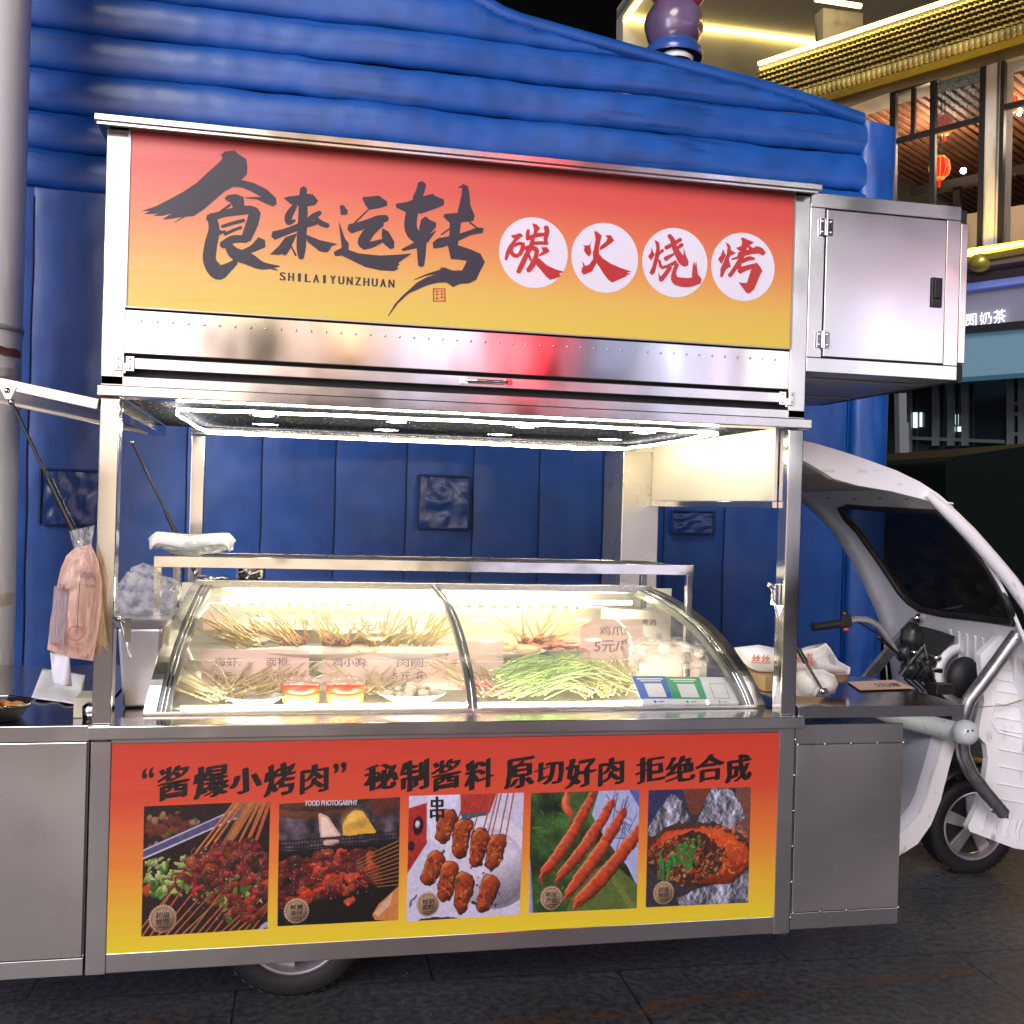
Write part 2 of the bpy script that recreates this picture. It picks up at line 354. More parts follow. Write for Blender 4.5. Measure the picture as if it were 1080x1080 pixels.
part(MB().tube([(.99, -.016, 1.851), (1.0, -.022, 1.851), (1.10, -.022, 1.851), (1.11, -.016, 1.851)], .0045, 6).box(.975, .995, -.014, -.003, 1.842, 1.86).box(1.105, 1.125, -.014, -.003, 1.842, 1.86), 'shutter_handle', CHROME, 0)
# ---- sign
SIGN = ramp_mat('sign_print', 2.0, 2.476, [(0, '#d8c03c'), (.22, '#dab048'), (.5, '#d87c40'), (.8, '#cf4436'), (1, '#c8342c')], .42, .7, .0003)
sg = MB().grid(lambda u, v: Vector((.060+u*1.933, -.004, 2.002+v*.472)), 1, 1, False)
sg.box(.060, 1.993, -.0035, .03, 2.002, 2.474)
sign = part(sg, 'sign_panel', SIGN, 0)
tr_ = MB().bar((.059,-.007,2.000), (1.994,-.007,2.000), .006, .004).bar((.059,-.007,2.4755), (1.994,-.007,2.4755), .006, .004).bar((.0585,-.007,2.0), (.0585,-.007,2.475), .006, .003, (0,1,0)).bar((1.9945,-.007,2.0), (1.9945,-.007,2.475), .006, .003, (0,1,0))
part(tr_, 'frame_trim', STEEL_D, 0, sign)
INK = mat('dark_ink', '#262133', .45, coat=.12, spec=.4); INKB = mat('black_ink', '#16100f', .45, coat=.15)
REDINK = mat('red_ink', '#b4201f', .42, coat=.3); DISC = mat('disc_white', '#dcd8e4', .42, coat=.3)
Y0 = -.0046
def brush(name, strokes, plane, eps, base, m, lab=None):
    g = MB(); strokes_to(g, strokes, plane, eps, base); o = part(g, name, m, 0, sign)
    if lab: o['label'] = lab
    return o
pl = zoomplane(145, 150, 6.75)
brush('brush_character', [
 [(30,490),(130,455),(220,410),(330,350),(420,290),(500,215),(580,145),(605,115),(592,90),(625,65),(690,58),(720,85),(775,120),(782,170),(780,225),(740,268),(830,290),(920,335),(985,395),(992,440),(965,458),(910,435),(850,407),(770,400),(765,393),(880,388),(800,345),(740,322),(680,318),(620,350),(540,420),(470,480),(400,525),(340,530),(265,573),(262,570),(320,530),(240,545),(185,550),(182,545),(245,507),(180,522),(120,525),(118,520),(150,508),(55,512),(50,508),(90,490)],
 [(620,395),(645,375),(700,368),(755,390),(762,460),(690,485),(660,430),(630,415)],
 [(525,520,60),(545,620,80),(520,740,92),(515,850,95),(575,925,110),(640,895,70),(700,850,40)],
 [(505,545,60),(600,512,50),(700,492,60),(800,482,62),(850,500,55)], [(575,505,16),(660,445,18)],
 [(838,490,80),(815,580,85),(770,690,70)], [(600,600,22),(680,575,24),(760,555,24)], [(620,655,22),(690,622,20),(740,605,20)],
 [(600,735,50),(680,690,55),(780,690,50)], [(540,640,60),(600,640,24),(625,630,12)],
 [(600,735,30),(640,730,50),(690,790,85),(790,830,88),(890,878,55),(1010,882,6)], [(940,890,20),(995,910,5)],
 [(885,710,85),(820,755,50),(740,790,40)]], pl, .00012, Y0, INK)
pl = zoomplane(275, 185, 6.75)
brush('brush_character', [
 [(305,90,48),(300,180,60),(300,300,68),(292,420,68),(288,520,66),(288,590,38)],
 [(162,160),(200,150),(280,140),(300,130),(370,133),(410,180),(385,212),(300,225),(215,205),(190,185)],
 [(245,215,35),(200,285,55),(200,335,40),(245,318,14)], [(425,262,28),(380,290,45),(335,318,25)], [(385,300,30),(430,340,40),(480,358,35)],
 [(92,428,62),(180,400,48),(300,355,48),(400,335,30)],
 [(65,562),(130,500),(175,440),(260,410),(210,520),(185,560),(165,572),(160,560),(120,565)],
 [(215,500,10),(250,570,14)],
 [(320,420),(420,460),(545,488),(500,505),(490,530),(470,548),(420,540),(330,470)]], pl, .00012, Y0, INK)
brush('brush_character', [
 [(562,215),(590,210),(620,250),(615,280),(570,282)],
 [(720,155),(780,150),(840,143),(900,185),(900,215),(850,232),(770,245),(740,205)], [(765,245,10),(670,335,12)],
 [(635,380,68),(740,350,60),(840,315,62),(900,305,45)], [(860,335,55),(780,395,75),(730,470,80),(730,510,40)], [(725,505,50),(790,492,45),(875,460,22)],
 [(865,375),(910,400),(950,470),(950,515),(920,525),(870,480),(860,430)],
 [(555,320),(575,380),(600,450),(625,480),(625,530),(700,555),(850,570),(960,565),(1075,555),(1010,600),(975,625),(990,630),(965,655),(985,660),(950,680),(850,675),(740,650),(640,600),(575,570),(530,575),(518,545),(575,515),(565,420)]], pl, .00012, Y0, INK)
pl = zoomplane(400, 180, 6.75)
brush('brush_character', [
 [(305,90,58),(290,150,62),(262,205,60)],
 [(118,235),(200,222),(260,195),(350,172),(380,163),(400,180),(460,205),(460,245),(400,270),(300,305),(200,300),(120,262)],
 [(235,290,85),(222,380,90),(240,445,90),(300,490,90)],
 [(285,400),(300,345),(330,325),(360,350),(405,370),(405,400),(350,460),(280,480)],
 [(155,560),(240,515),(330,470),(400,425),(405,428),(350,505),(280,548),(170,572)],
 [(300,500,72),(300,600,60),(298,675,42)],
 [(562,118),(600,95),(630,110),(642,160),(650,250),(680,320),(670,355),(600,365),(500,370),(455,325),(465,308),(555,300),(585,180),(590,122),(565,122)],
 [(542,360,80),(535,450,72),(520,545,70)], [(440,455,8),(512,405,10)], [(640,362,10),(700,412,10)],
 [(380,510),(420,480),(520,462),(620,432),(700,403),(725,405),(748,415),(735,425),(740,440),(650,457),(560,500),(450,545),(385,552)],
 [(490,540),(560,530),(650,560),(720,590),(752,650),(720,710),(690,775),(640,800),(570,805),(525,828),(480,795),(420,795),(340,815),(270,845),(215,870),(195,885),(130,945),(65,1035),(62,1033),(110,950),(165,890),(215,845),(270,795),(340,757),(420,735),(340,745),(250,777),(248,774),(340,733),(440,702),(430,690),(470,690),(520,710),(590,710),(625,640),(560,630),(510,630)]], pl, .00012, Y0, INK)
g = MB()
for k_, ch in enumerate('SHILAIYUNZHUAN'):
    xa = 295.5+k_*8.82; ya = 287+k_*.59; wd = 2.6 if ch == 'I' else 5.6; put_text(g, ch, A(xa+(1.4 if ch == 'I' else 0), ya, Y0), A(xa+(1.4 if ch == 'I' else 0)+wd, ya+.3, Y0), A(xa+(1.4 if ch == 'I' else 0)-.2, ya+8.6, Y0), (0, -.0001, 0), bold=.09)
part(g, 'pinyin_lettering', INK, 0, sign)
ctr = [(562.8,266.5,36.0),(638.0,271.9,35.0),(711.9,277.0,34.2),(783.7,281.5,33.2)]
for (cx, cy, r) in ctr:
    c = A(cx, cy, Y0); rr = (A(cx+r, cy, Y0)-c).length
    g = MB(); g.add([c+Vector((rr*math.cos(2*PI*k/56), 0, rr*1.0*math.sin(2*PI*k/56))) for k in range(56)], [tuple(range(56))])
    part(g, 'white_disc', DISC, 0, sign)
Y1 = -.0049
brush('red_character', [
 [(190,310),(240,305),(320,280),(365,320),(310,360),(265,400),(210,480),(170,570),(135,670),(95,662),(110,560),(150,470),(235,360),(200,345)],
 [(205,470,50),(190,540,55),(235,600,60),(300,600,60)], [(230,460,50),(300,430,50),(375,440,50)], [(360,450,60),(345,520,60),(310,590,60)],
 [(435,235,44),(425,300,56),(425,375,50)], [(490,140),(550,155),(605,210),(560,270),(540,345),(500,345),(515,220)], [(685,190,70),(700,260,70),(680,360,60),(690,420,50)],
 [(430,355,60),(560,310,60),(690,300,50)], [(470,430,50),(600,420,50),(710,428,46)], [(500,340,50),(480,450,70),(410,590,70),(340,740,76),(290,840,62)],
 [(385,505,60),(440,480,50),(520,500,70),(560,520,60)], [(440,590,40),(470,670,30)], [(560,520,60),(540,620,66),(500,720,82),(430,820,66)],
 [(620,480),(700,480),(740,540),(660,585),(590,612),(580,600),(640,540)],
 [(550,620),(600,650),(700,740),(820,795),(945,832),(860,858),(900,868),(870,885),(905,893),(800,930),(745,945),(690,900),(600,790),(550,735)]], zoomplane(525,225,13.5), .0001, Y1, REDINK)
brush('red_character', [
 [(360,185),(400,190),(468,250),(450,330),(430,430),(430,510),(480,570),(600,650),(740,710),(895,762),(820,778),(892,795),(820,812),(825,828),(740,865),(620,918),(560,880),(500,800),(430,690),(395,640),(330,760),(215,808),(175,770),(190,700),(290,660),(345,580),(340,480),(355,450),(380,300)],
 [(520,245),(600,245),(645,320),(600,360),(500,430),(440,460),(440,410),(530,330),(550,290)],
 [(200,380),(240,390),(290,385),(318,325),(305,400),(320,500),(290,548),(250,520),(212,460),(225,410)], [(185,605),(235,680),(205,690)]], zoomplane(600,230,13.5), .0001, Y1, REDINK)
brush('red_character', [
 [(235,215),(300,250),(310,330),(300,450),(270,560),(240,680),(200,720),(160,685),(200,600),(230,480),(260,330)], [(195,320),(215,390),(240,420),(195,500),(175,500),(140,450),(180,400)],
 [(355,360,44),(300,410,40),(270,440,30)], [(275,480),(325,510),(350,640),(300,600)],
 [(440,150,60),(490,220,70),(520,320,80),(570,420,95),(630,510,120),(690,560,100)], [(650,325),(680,440),(720,520),(640,500)],
 [(390,330,60),(480,285,56),(610,208,56)], [(560,335,46),(630,280,60)], [(385,490,70),(450,450,50),(510,415,30)], [(330,610,44),(420,590,45),(540,530,56)],
 [(460,600,60),(400,690,62),(320,790,68)], [(288,670),(330,760),(300,800)],
 [(555,560,60),(512,680,64),(525,780,110),(610,815,130),(720,822,130),(820,800,120)], [(785,520),(795,590),(805,520),(818,590),(828,510),(850,700),(905,770),(890,840),(780,860),(765,720)]], zoomplane(673,237,13.5), .0001, Y1, REDINK)
brush('red_character', [
 [(270,205),(340,250),(350,320),(425,365),(345,400),(320,450),(350,560),(320,570),(280,600),(230,710),(195,700),(200,590),(260,450),(290,380),(300,280)], [(240,300),(255,350),(280,400),(215,520),(165,450),(210,390)],
 [(490,155),(520,140),(620,185),(680,210),(640,240),(600,260),(560,330),(480,340),(420,290),(500,260),(510,200)],
 [(450,350),(560,325),(660,290),(720,262),(800,290),(850,360),(810,400),(740,370),(640,380),(560,400),(470,440),(365,465),(355,440),(440,410)], [(590,250,30),(640,310,50)],
 [(560,320,50),(500,430,64),(420,560,62),(330,690,62)], [(500,490,50),(600,440,64),(685,445,34)],
 [(440,620),(480,560),(600,530),(720,500),(770,560),(797,620),(760,690),(720,790),(680,880),(610,940),(570,930),(520,860),(455,775),(470,780),(540,790),(580,780),(610,680),(640,590),(580,610),(480,660)], [(480,470,50),(465,590,60)]], zoomplane(745,240,13.5), .0001, Y1, REDINK)
g = MB(); sc = AZ
for (a, b, c_, d) in ((457,304,470,318),):   # small red seal: a frame and carved bars
    def q(x, y): return A(x, y, Y0)
    for (x0, y0, x1, y1) in ((456.5,304,458,318),(468.5,304.5,470,318.5),(456.5,304,470,305.3),(456.5,317,470,318.3),(459,306.5,463,307.8),(460.3,307,461.3,316),(459,310,463,311),(459,314,463,315.5),(464.2,306.5,468,307.6),(464.2,309.5,468,310.6),(465.6,306.5,466.6,316),(464,313,468,314.2)):
        g.poly([q(x0,y0), q(x0,y1), q(x1,y1), q(x1,y0)])
part(g, 'seal_stamp', mat('seal_red', '#b84a28', .5), 0, sign)
# ---- lower body and menu banner
part(MB().box(0, .052, 0, .05, .2, .83), 'lower_post', STEEL, .002); part(MB().box(1.998, W, 0, .05, .2, .84), 'lower_post', STEEL, .002)
part(MB().box(.052, 1.998, .002, .05, .202, .255), 'bottom_rail', STEEL, .002)
ct = MB().box(-.006, W+.022, -.022, .1, .838, .875)
part(ct, 'counter_edge', STEEL, .003)
part(MB().box(.052, 1.998, .003, .05, .824, .838), 'top_rail', STEEL_D, 0)
part(MB().box(0.0, W, .1, YB, .842, .868), 'counter', STEEL_M, .001)
part(MB().box(.05, 1.998, .05, YB, .2, .23).box(0, .03, .05, YB, .2, .84).box(W-.03, W, .05, YB, .2, .84).box(.03, W-.03, YB-.03, YB, .2, .84), 'lower_body', STEEL_D, 0)
BAN = ramp_mat('banner_print', .257, .823, [(0, '#e4d02c'), (.16, '#e4b830'), (.42, '#df8030'), (.72, '#cf472c'), (1, '#c43826')], .45, .25, .0003)
bn = MB().box(.054, 1.996, -.003, .03, .257, .823)
ban = part(bn, 'menu_banner', BAN, 0)
YT = -.0034
def ztxt(ch, ox, oy, sc, x0, y0, x1, y1, b=.058, rag=.035, lift=.14):
    tl, tr, bl = A(ox+x0/sc, oy+(y0+.0)/sc, YT), A(ox+x1/sc, oy+y0/sc, YT), A(ox+x0/sc, oy+y1/sc, YT)
    up_ = (tl-bl); k = lift*0.5; e = tr-tl
    g = MB(); put_text(g, ch, tl, tr, bl, (0, -.00012, 0), bold=b, rag=rag, lift=lift, bdir='xy'); part(g, 'slogan_character' if ord(ch) > 9000 else 'quotation_mark', INKB, 0, ban)
s5 = 4.696
ztxt('“',145,795,s5,25,70,78,122); ztxt('”',145,795,s5,972,45,1032,95)
for ch, a, b, c_, d in (('酱',107,62,250,222),('爆',285,58,448,215),('小',462,72,610,195),('烤',632,50,778,206),('肉',812,55,940,192)): ztxt(ch,145,795,s5,a,b,c_,d)
s6 = 4.909
for ch, a, b, c_, d in (('秘',28,78,190,208),('制',210,60,348,214),('酱',376,55,514,208),('料',546,55,686,205),('原',752,48,894,200),('切',908,66,1046,182)): ztxt(ch,380,790,s6,a,b,c_,d)
s7 = 5.143
for ch, a, b, c_, d in (('好',38,76,194,232),('肉',218,76,345,220),('拒',422,66,566,204),('绝',582,66,728,202),('合',742,55,888,200),('成',905,60,1034,202)): ztxt(ch,590,785,s7,a,b,c_,d)
# ---- five printed food photographs
PRN = vcol_mat('photo_print', .4, .3)
def dots(c, n, xr, yr, cols, rs, seed, hi=None, cond=None):
    r = random.Random(seed)
    for _ in range(n):
        x = r.uniform(*xr); y = r.uniform(*yr)
        if cond and not cond(x, y): continue
        a = r.uniform(*rs); c.ell(x, y, a, a*r.uniform(.5, .9), r.uniform(0, 3), r.choice(cols), hi, .4)
def badge(c, x, y, r):
    c.warp(0, 0, 0)
    n = 28
    for k in range(n): c.ell(x+r*math.cos(2*PI*k/n), y+r*math.sin(2*PI*k/n), r*.10, r*.10, 0, (.72,.60,.45))
    c.ell(x, y, r, r, 0, (.70,.58,.44)); c.ell(x, y, r*.9, r*.9, 0, (.42,.30,.22)); c.ell(x, y, r*.84, r*.84, 0, (.62,.50,.38)); c.ell(x-r*.1, y-r*.2, r*.5, r*.3, .4, (.68,.57,.45), soft=8)
def meat(c, x, y, r, ang, seed, base=(.45,.12,.07)):
    q = random.Random(seed)
    b = [v*q.uniform(.75, 1.35) for v in base]; c.ell(x, y, r, r*.68, ang, b, [min(1, v*1.35+.03) for v in b], .75, 2)
    for k in range(5):
        a = q.uniform(0, 6.3); d = q.uniform(0, .7)*r; c.ell(x+d*math.cos(a), y+d*math.sin(a)*.7, r*q.uniform(.08, .25), r*q.uniform(.06, .16), a, [v*q.uniform(.4, 1.9) for v in b])
    for k in range(2): c.ell(x+q.uniform(-.5, .3)*r, y+q.uniform(-.5, 0)*r, r*.07, r*.05, 0, (.85,.62,.52))
pics = []
# 1: tray of skewers with scallions
c = Canvas(bg=(.14,.08,.07)); q = random.Random(3)
dots(c, 60, (40,420), (60,320), [(.42,.18,.10),(.50,.25,.13),(.36,.14,.10),(.33,.36,.16),(.55,.42,.25)], (18,45), 5, None, lambda x, y: y < 330-.45*x+60)
c.pol([(0,330),(700,55),(860,0),(960,0),(700,140),(0,410)], (.30,.28,.42)); c.pol([(0,335),(690,62),(690,70),(0,345)], (.75,.72,.85)); c.pol([(0,395),(720,118),(760,130),(0,408)], (.72,.70,.80))
c.pol([(0,410),(720,130),(1000,200),(1000,1000),(0,1000)], (.13,.06,.06))
c.warp(0,0,0)
for i in range(20): c.cap((1010-i*15, -20), (900-i*26, 330+q.uniform(-60, 60)), 7, 7, (.82*q.uniform(.7,1.1),.45*q.uniform(.7,1.1),.2), (.9,.65,.35), .5)
c.warp(60,46,3)
for i in range(13):
    t = i/12; x0, y0 = 130+t*640, 560+t*230-120*math.sin(t*3)
    for k in range(5):
        meat(c, x0+k*88-60+q.uniform(-14,14), y0-k*62+90+q.uniform(-14,14), q.uniform(48,64), -.6, i*9+k, q.choice([(.45,.13,.09),(.36,.10,.08),(.55,.20,.10),(.30,.09,.07)]))
c.warp(0,0,0)
for i in range(16):
    x = -60+i*62; c.cap((x, 1010), (x+q.uniform(230,330), 1010-q.uniform(230,380)), 8, 5, (.78*q.uniform(.7,1.1),.40*q.uniform(.7,1.1),.18), (.9,.62,.3), .6)
c.warp(60,46,3)
for k in range(26): meat(c, q.uniform(640,960), q.uniform(560,930), q.uniform(36,58), q.uniform(-1,1), 300+k, (.42,.12,.08))
for k in range(26): meat(c, q.uniform(560,980), q.uniform(300,480), q.uniform(30,50), q.uniform(-1,1), 400+k, (.40,.12,.10))
dots(c, 70, (20,320), (400,700), [(.35,.52,.18),(.55,.65,.30),(.20,.40,.12),(.62,.66,.38)], (14,36), 11, (.75,.8,.5)); dots(c, 26, (350,960), (520,920), [(.30,.50,.16),(.55,.62,.25),(.18,.40,.13)], (12,30), 12)
dots(c, 120, (350,960), (260,900), [(.80,.62,.55)], (3,6), 13); c.pol([(905,1000),(1000,930),(1000,1000)], (.62,.60,.72))
badge(c, 165, 870, 100); pics.append((c, (152,850.5), (285,845), (149,988), (282,979.5), '超级', '推荐', (165,870,100)))
# 2: dark meat skewers on a grill
c = Canvas(bg=(.10,.08,.10)); n = c.nz(90, 5); c.im = np.array([.26,.22,.25])+(n[..., None]-.5)*np.array([.5,.4,.5])
c.warp(20, 14, 8); c.ell(260,60,360,80,.05,(.42,.22,.14)); c.ell(260,20,330,60,.05,(.30,.17,.12)); c.ell(880,60,120,90,0,(.38,.14,.12),soft=20)
c.pol([(325,110),(345,95),(400,130),(450,200),(510,280),(500,300),(340,290),(328,200)], (.80,.64,.58)); c.pol([(345,120),(390,140),(480,280),(350,275)], (.88,.76,.68))
c.pol([(530,290),(520,200),(560,120),(610,85),(680,100),(730,160),(790,260),(795,290)], (.85,.62,.20)); c.ell(620,160,70,50,0,(.93,.75,.32),soft=25)
for y in (285,320,350,380): c.cap((0,y+25),(1000,y-5),5,5,(.03,.03,.04))
c.pol([(0,390),(1000,350),(1000,1000),(0,1000)], (.06,.04,.05))
for x in range(20,1000,26): c.cap((x,300),(x,400),3,3,(.05,.05,.06))
c.ell(430,335,70,25,0,(.8,.62,.55)); c.pol([(0,420),(1000,380),(1000,1000),(0,1000)], (.05,.025,.03)); q = random.Random(8); c.warp(80, 60, 13)
for r_ in range(7):
    for k in range(9):
        x = 40+k*92+q.uniform(-12,12); y = 450+r_*66-k*(10+r_*3)+q.uniform(-12,12)+(k*6 if r_<2 else 0)
        if y < 960-(x*.10) and x < 900-r_*16: meat(c, x, y+30, q.uniform(50,66), -.35, r_*30+k, q.choice([(.40,.10,.07),(.32,.07,.06),(.52,.17,.07),(.24,.06,.05)]))
for (x, y) in ((330,560),(580,720),(600,640),(400,430),(520,430),(600,830)): meat(c, x, y, 56, -.2, x, (.56,.22,.10))
c.warp(0,0,0)
for i in range(11): c.cap((640+i*18, 500+i*22), (1010, 350+i*36), 5, 6, (.62*q.uniform(.8,1.1),.33,.14), (.9,.58,.3))
c.pol([(780,940),(830,860),(1000,720),(1000,1000),(900,1000),(800,985)], (.78,.46,.20)); c.pol([(795,930),(850,870),(950,770),(930,870),(830,960)], (.80,.62,.52)); dots(c, 70, (60,800), (430,800), [(.85,.6,.5)], (3,6), 2)
badge(c, 155, 880, 95); pics.append((c, (294.5,848), (422,840.5), (292.5,977), (420,970.5), '鲜嫩', '多汁', (155,880,95)))
# 3: glazed chicken wings on sticks
c = Canvas(bg=(.74,.72,.82)); c.pol([(440,0),(760,0),(700,160),(450,170)], (.68,.16,.12)); c.pol([(450,160),(700,150),(620,250),(480,240)], (.12,.33,.42))
c.ell(720,560,420,360,.6,(.80,.78,.84)); c.ell(700,600,360,310,.6,(.72,.68,.78)); c.ell(690,610,330,280,.6,(.78,.74,.82),soft=10)
c.pol([(0,100),(155,60),(160,330),(0,620)], (.66,.13,.13)); c.ell(85,240,45,75,.1,(.15,.07,.1)); c.ell(80,230,20,30,0,(.8,.75,.8)); c.ell(30,400,30,40,0,(.15,.07,.1)); c.pol([(160,0),(420,0),(420,60),(260,400),(190,350),(165,200)], (.80,.78,.88)); c.pol([(0,500),(160,340),(165,380),(0,620)], (.62,.12,.12))
for i, x in enumerate((500,580,650,730,770,800,860,910)): c.cap((x,-10),(x-120+i*8, 330+i*8), 6, 6, (.62,.26,.20), (.85,.55,.45))
c.warp(34, 30, 17)
def wing(x, y, a, L, w, s):
    q = random.Random(s); dx, dy = math.cos(a), math.sin(a); c.cap((x-dx*L,y-dy*L),(x+dx*L,y+dy*L),w*1.06,w*.86,(.16,.05,.04)); c.cap((x-dx*L,y-dy*L),(x+dx*L,y+dy*L),w*.98,w*.78,(.64,.22,.08),(.85,.48,.20),.75)
    for k in range(46):
        t, v = q.uniform(-1.1,1.1), q.uniform(-.75,.75); px_, py_ = x+dx*L*t-dy*w*v, y+dy*L*t+dx*w*v
        c.ell(px_, py_, q.uniform(6,18), q.uniform(4,10), q.uniform(0,3), q.choice([(.74,.32,.10),(.50,.14,.05),(.82,.45,.16),(.40,.10,.05),(.68,.24,.08)]), soft=2)
for i, (x, y, a, L, w) in enumerate(((320,260,1.85,70,75),(460,360,1.7,85,80),(610,440,1.8,80,78),(760,490,1.8,75,85),(210,590,2.0,65,82),(345,700,1.75,90,82),(490,800,1.65,95,80),(700,820,1.9,80,82))): wing(x, y, a, L, w, i)
c.cap((80,800),(30,890),6,5,(.2,.1,.12)); dots(c, 26, (250,820), (430,960), [(.1,.08,.05),(.25,.30,.12)], (8,16), 6)
c.cap((150,1000),(420,1000),22,22,(.22,.12,.16)); badge(c, 185, 870, 92)
pics.append((c, (431.5,839.5), (552.5,836), (428.5,972), (548,964.5), '秘制', '酱料', (185,870,92)))
# 4: prawns on leaves
c = Canvas(bg=(.12,.22,.10)); n = c.nz(120, 9, 4); c.im = np.array([.10,.17,.07])+(n[..., None]-.3)*np.array([.28,.48,.18]); q = random.Random(4)
for k in range(40):
    x, y = q.uniform(0,500), q.uniform(100,900); c.cap((x,y),(x+q.uniform(-120,120),y+q.uniform(-60,90)), q.uniform(6,16), 3, (q.uniform(.12,.3),q.uniform(.30,.5),.12), (.5,.62,.3))
c.pol([(620,0),(1000,0),(1000,820),(900,640),(700,420),(560,200)], (.60,.64,.82)); c.pol([(900,0),(1000,0),(1000,150)], (.3,.34,.6))
for k in range(14): c.cap((q.uniform(680,960),q.uniform(20,420)),(q.uniform(680,990),q.uniform(150,520)),4,3,(.30,.32,.52))
c.pol([(350,980),(450,700),(760,600),(1000,800),(1000,1000),(350,1000)], (.32,.40,.16)); c.cap((700,640),(960,1000),22,30,(.42,.48,.20),(.6,.64,.35)); c.cap((560,800),(700,1000),30,36,(.34,.42,.18)); c.cap((0,560),(20,1000),10,26,(.6,.62,.76))
c.warp(26, 14, 23)
def prawn(x0, y0, x1, y1, w, s, bend=30):
    w *= .82; q = random.Random(s); N = 13; nx, ny = -(y1-y0), x1-x0; l = math.hypot(nx, ny); nx, ny = nx/l*bend, ny/l*bend
    for i in range(N):
        t = i/N; t2 = (i+1.15)/N; a = (x0+(x1-x0)*t+nx*math.sin(PI*t), y0+(y1-y0)*t+ny*math.sin(PI*t)); b = (x0+(x1-x0)*t2+nx*math.sin(PI*min(1, t2)), y0+(y1-y0)*t2+ny*math.sin(PI*min(1, t2)))
        r = w*(.35+.75*math.sin(PI*(.18+.62*(1-t)))) if t < .85 else w*.3
        c.cap(a, b, r, r*.92, (.74*q.uniform(.9,1.08),.22+.05*q.random(),.12), (.90,.48,.30), .65)
    for k in range(5): c.cap((x0,y0),(x0+q.uniform(10,70),y0-q.uniform(20,150)),3,2,(.50,.18,.16))
    for k in range(3): c.cap((x1,y1),(x1+q.uniform(-60,5),y1+q.uniform(30,80)),9,4,(.66,.18,.14),(.85,.5,.45))
prawn(330,20,370,200,40,6); prawn(560,40,110,700,60,1,-30); prawn(740,110,250,740,62,2,-26); prawn(850,190,330,880,66,3,-22); prawn(1010,340,420,960,74,4,-20)
badge(c, 205, 880, 92); pics.append((c, (560,836.5), (674.5,833), (557.5,963), (671.5,958), '明星', '产品', (205,880,92)))
# 5: spicy fish in foil
c = Canvas(bg=(.20,.18,.22)); n = c.nz(70, 21, 5); q = random.Random(6)
c.pol([(0,0),(330,0),(330,80),(0,330)], (.16,.17,.34)); c.pol([(330,0),(620,0),(480,230),(400,200)], (.42,.20,.14)); c.pol([(850,0),(1000,0),(1000,500),(850,300)], (.42,.26,.22))
for (P, s) in (([(0,360),(90,190),(220,20),(330,110),(420,260),(440,300),(200,310),(60,400),(0,400)], 1), ([(470,300),(520,150),(620,0),(780,0),(900,130),(950,260),(880,300),(960,400),(800,360),(640,280),(520,330)], 2), ([(330,1000),(300,930),(480,860),(700,820),(1000,700),(1000,1000)], 3)):
    c.warp(30, 20, 40+s); base = c.im.copy(); c.pol(P, (1, 0, 1)); msk = (np.abs(c.im-np.array([1., 0, 1])).sum(2) < .25).astype(float); c.im = base
    f1 = c.nz(150, 50+s, 2); f2 = c.nz(60, 60+s, 3); rg = 1-np.clip(np.abs(f1-.5)*9, 0, 1)*.7-np.clip(np.abs(f2-.5)*6, 0, 1)*.5; g_x = np.gradient(f1+f2*.6, axis=1)*16
    val = np.clip(.50+.20*rg+g_x*.55, .22, .95)[..., None]*np.array([.86,.86,.97]); c.im = c.im*(1-msk[..., None])+val*msk[..., None]
c.warp(60, 50, 29); c.ell(520,560,520,270,.12,(.28,.16,.12)); c.ell(520,580,490,240,.12,(.74,.22,.08)); c.ell(560,560,450,220,.12,(.82,.30,.10),soft=6)
c.pol([(0,560),(120,480),(300,400),(430,350),(620,430),(760,560),(770,660),(650,740),(440,840),(260,800),(120,700)], (.25,.14,.08))
dots(c, 420, (40,760), (400,820), [(.62,.20,.10),(.45,.30,.14),(.30,.18,.10),(.72,.40,.22),(.20,.12,.08),(.70,.50,.32)], (8,22), 31, None, lambda x, y: abs(y-(600+.05*x)) < 215-abs(x-400)*.28)
dots(c, 160, (560,960), (320,760), [(.85,.32,.10),(.76,.24,.08),(.88,.44,.18)], (8,20), 32, None, lambda x, y: x > 700 or y < 440)
for k in range(26):
    x, y = q.uniform(100,520), q.uniform(410,600); y = 640-(x*.35)+q.uniform(-60,110)*.9; c.cap((x,y),(x+q.uniform(-30,30),y+q.uniform(60,130)), 17, 10, (q.uniform(.16,.3),q.uniform(.42,.56),.18), (.5,.68,.4))
dots(c, 40, (100,560), (430,760), [(.72,.12,.08)], (8,18), 33); badge(c, 170, 880, 92)
pics.append((c, (684,833.5), (792,830), (681,957), (789,952), '超级', '推荐', (170,880,92)))
PINK_T = mat('badge_text', '#2a1d16', .5)
labels = ['printed photo of skewers in a tray with green scallions', 'printed photo of dark meat skewers on a grill with lemon', 'printed photo of glazed chicken wings on sticks', 'printed photo of four red prawns on green leaves', 'printed photo of red spicy fish in silver foil']
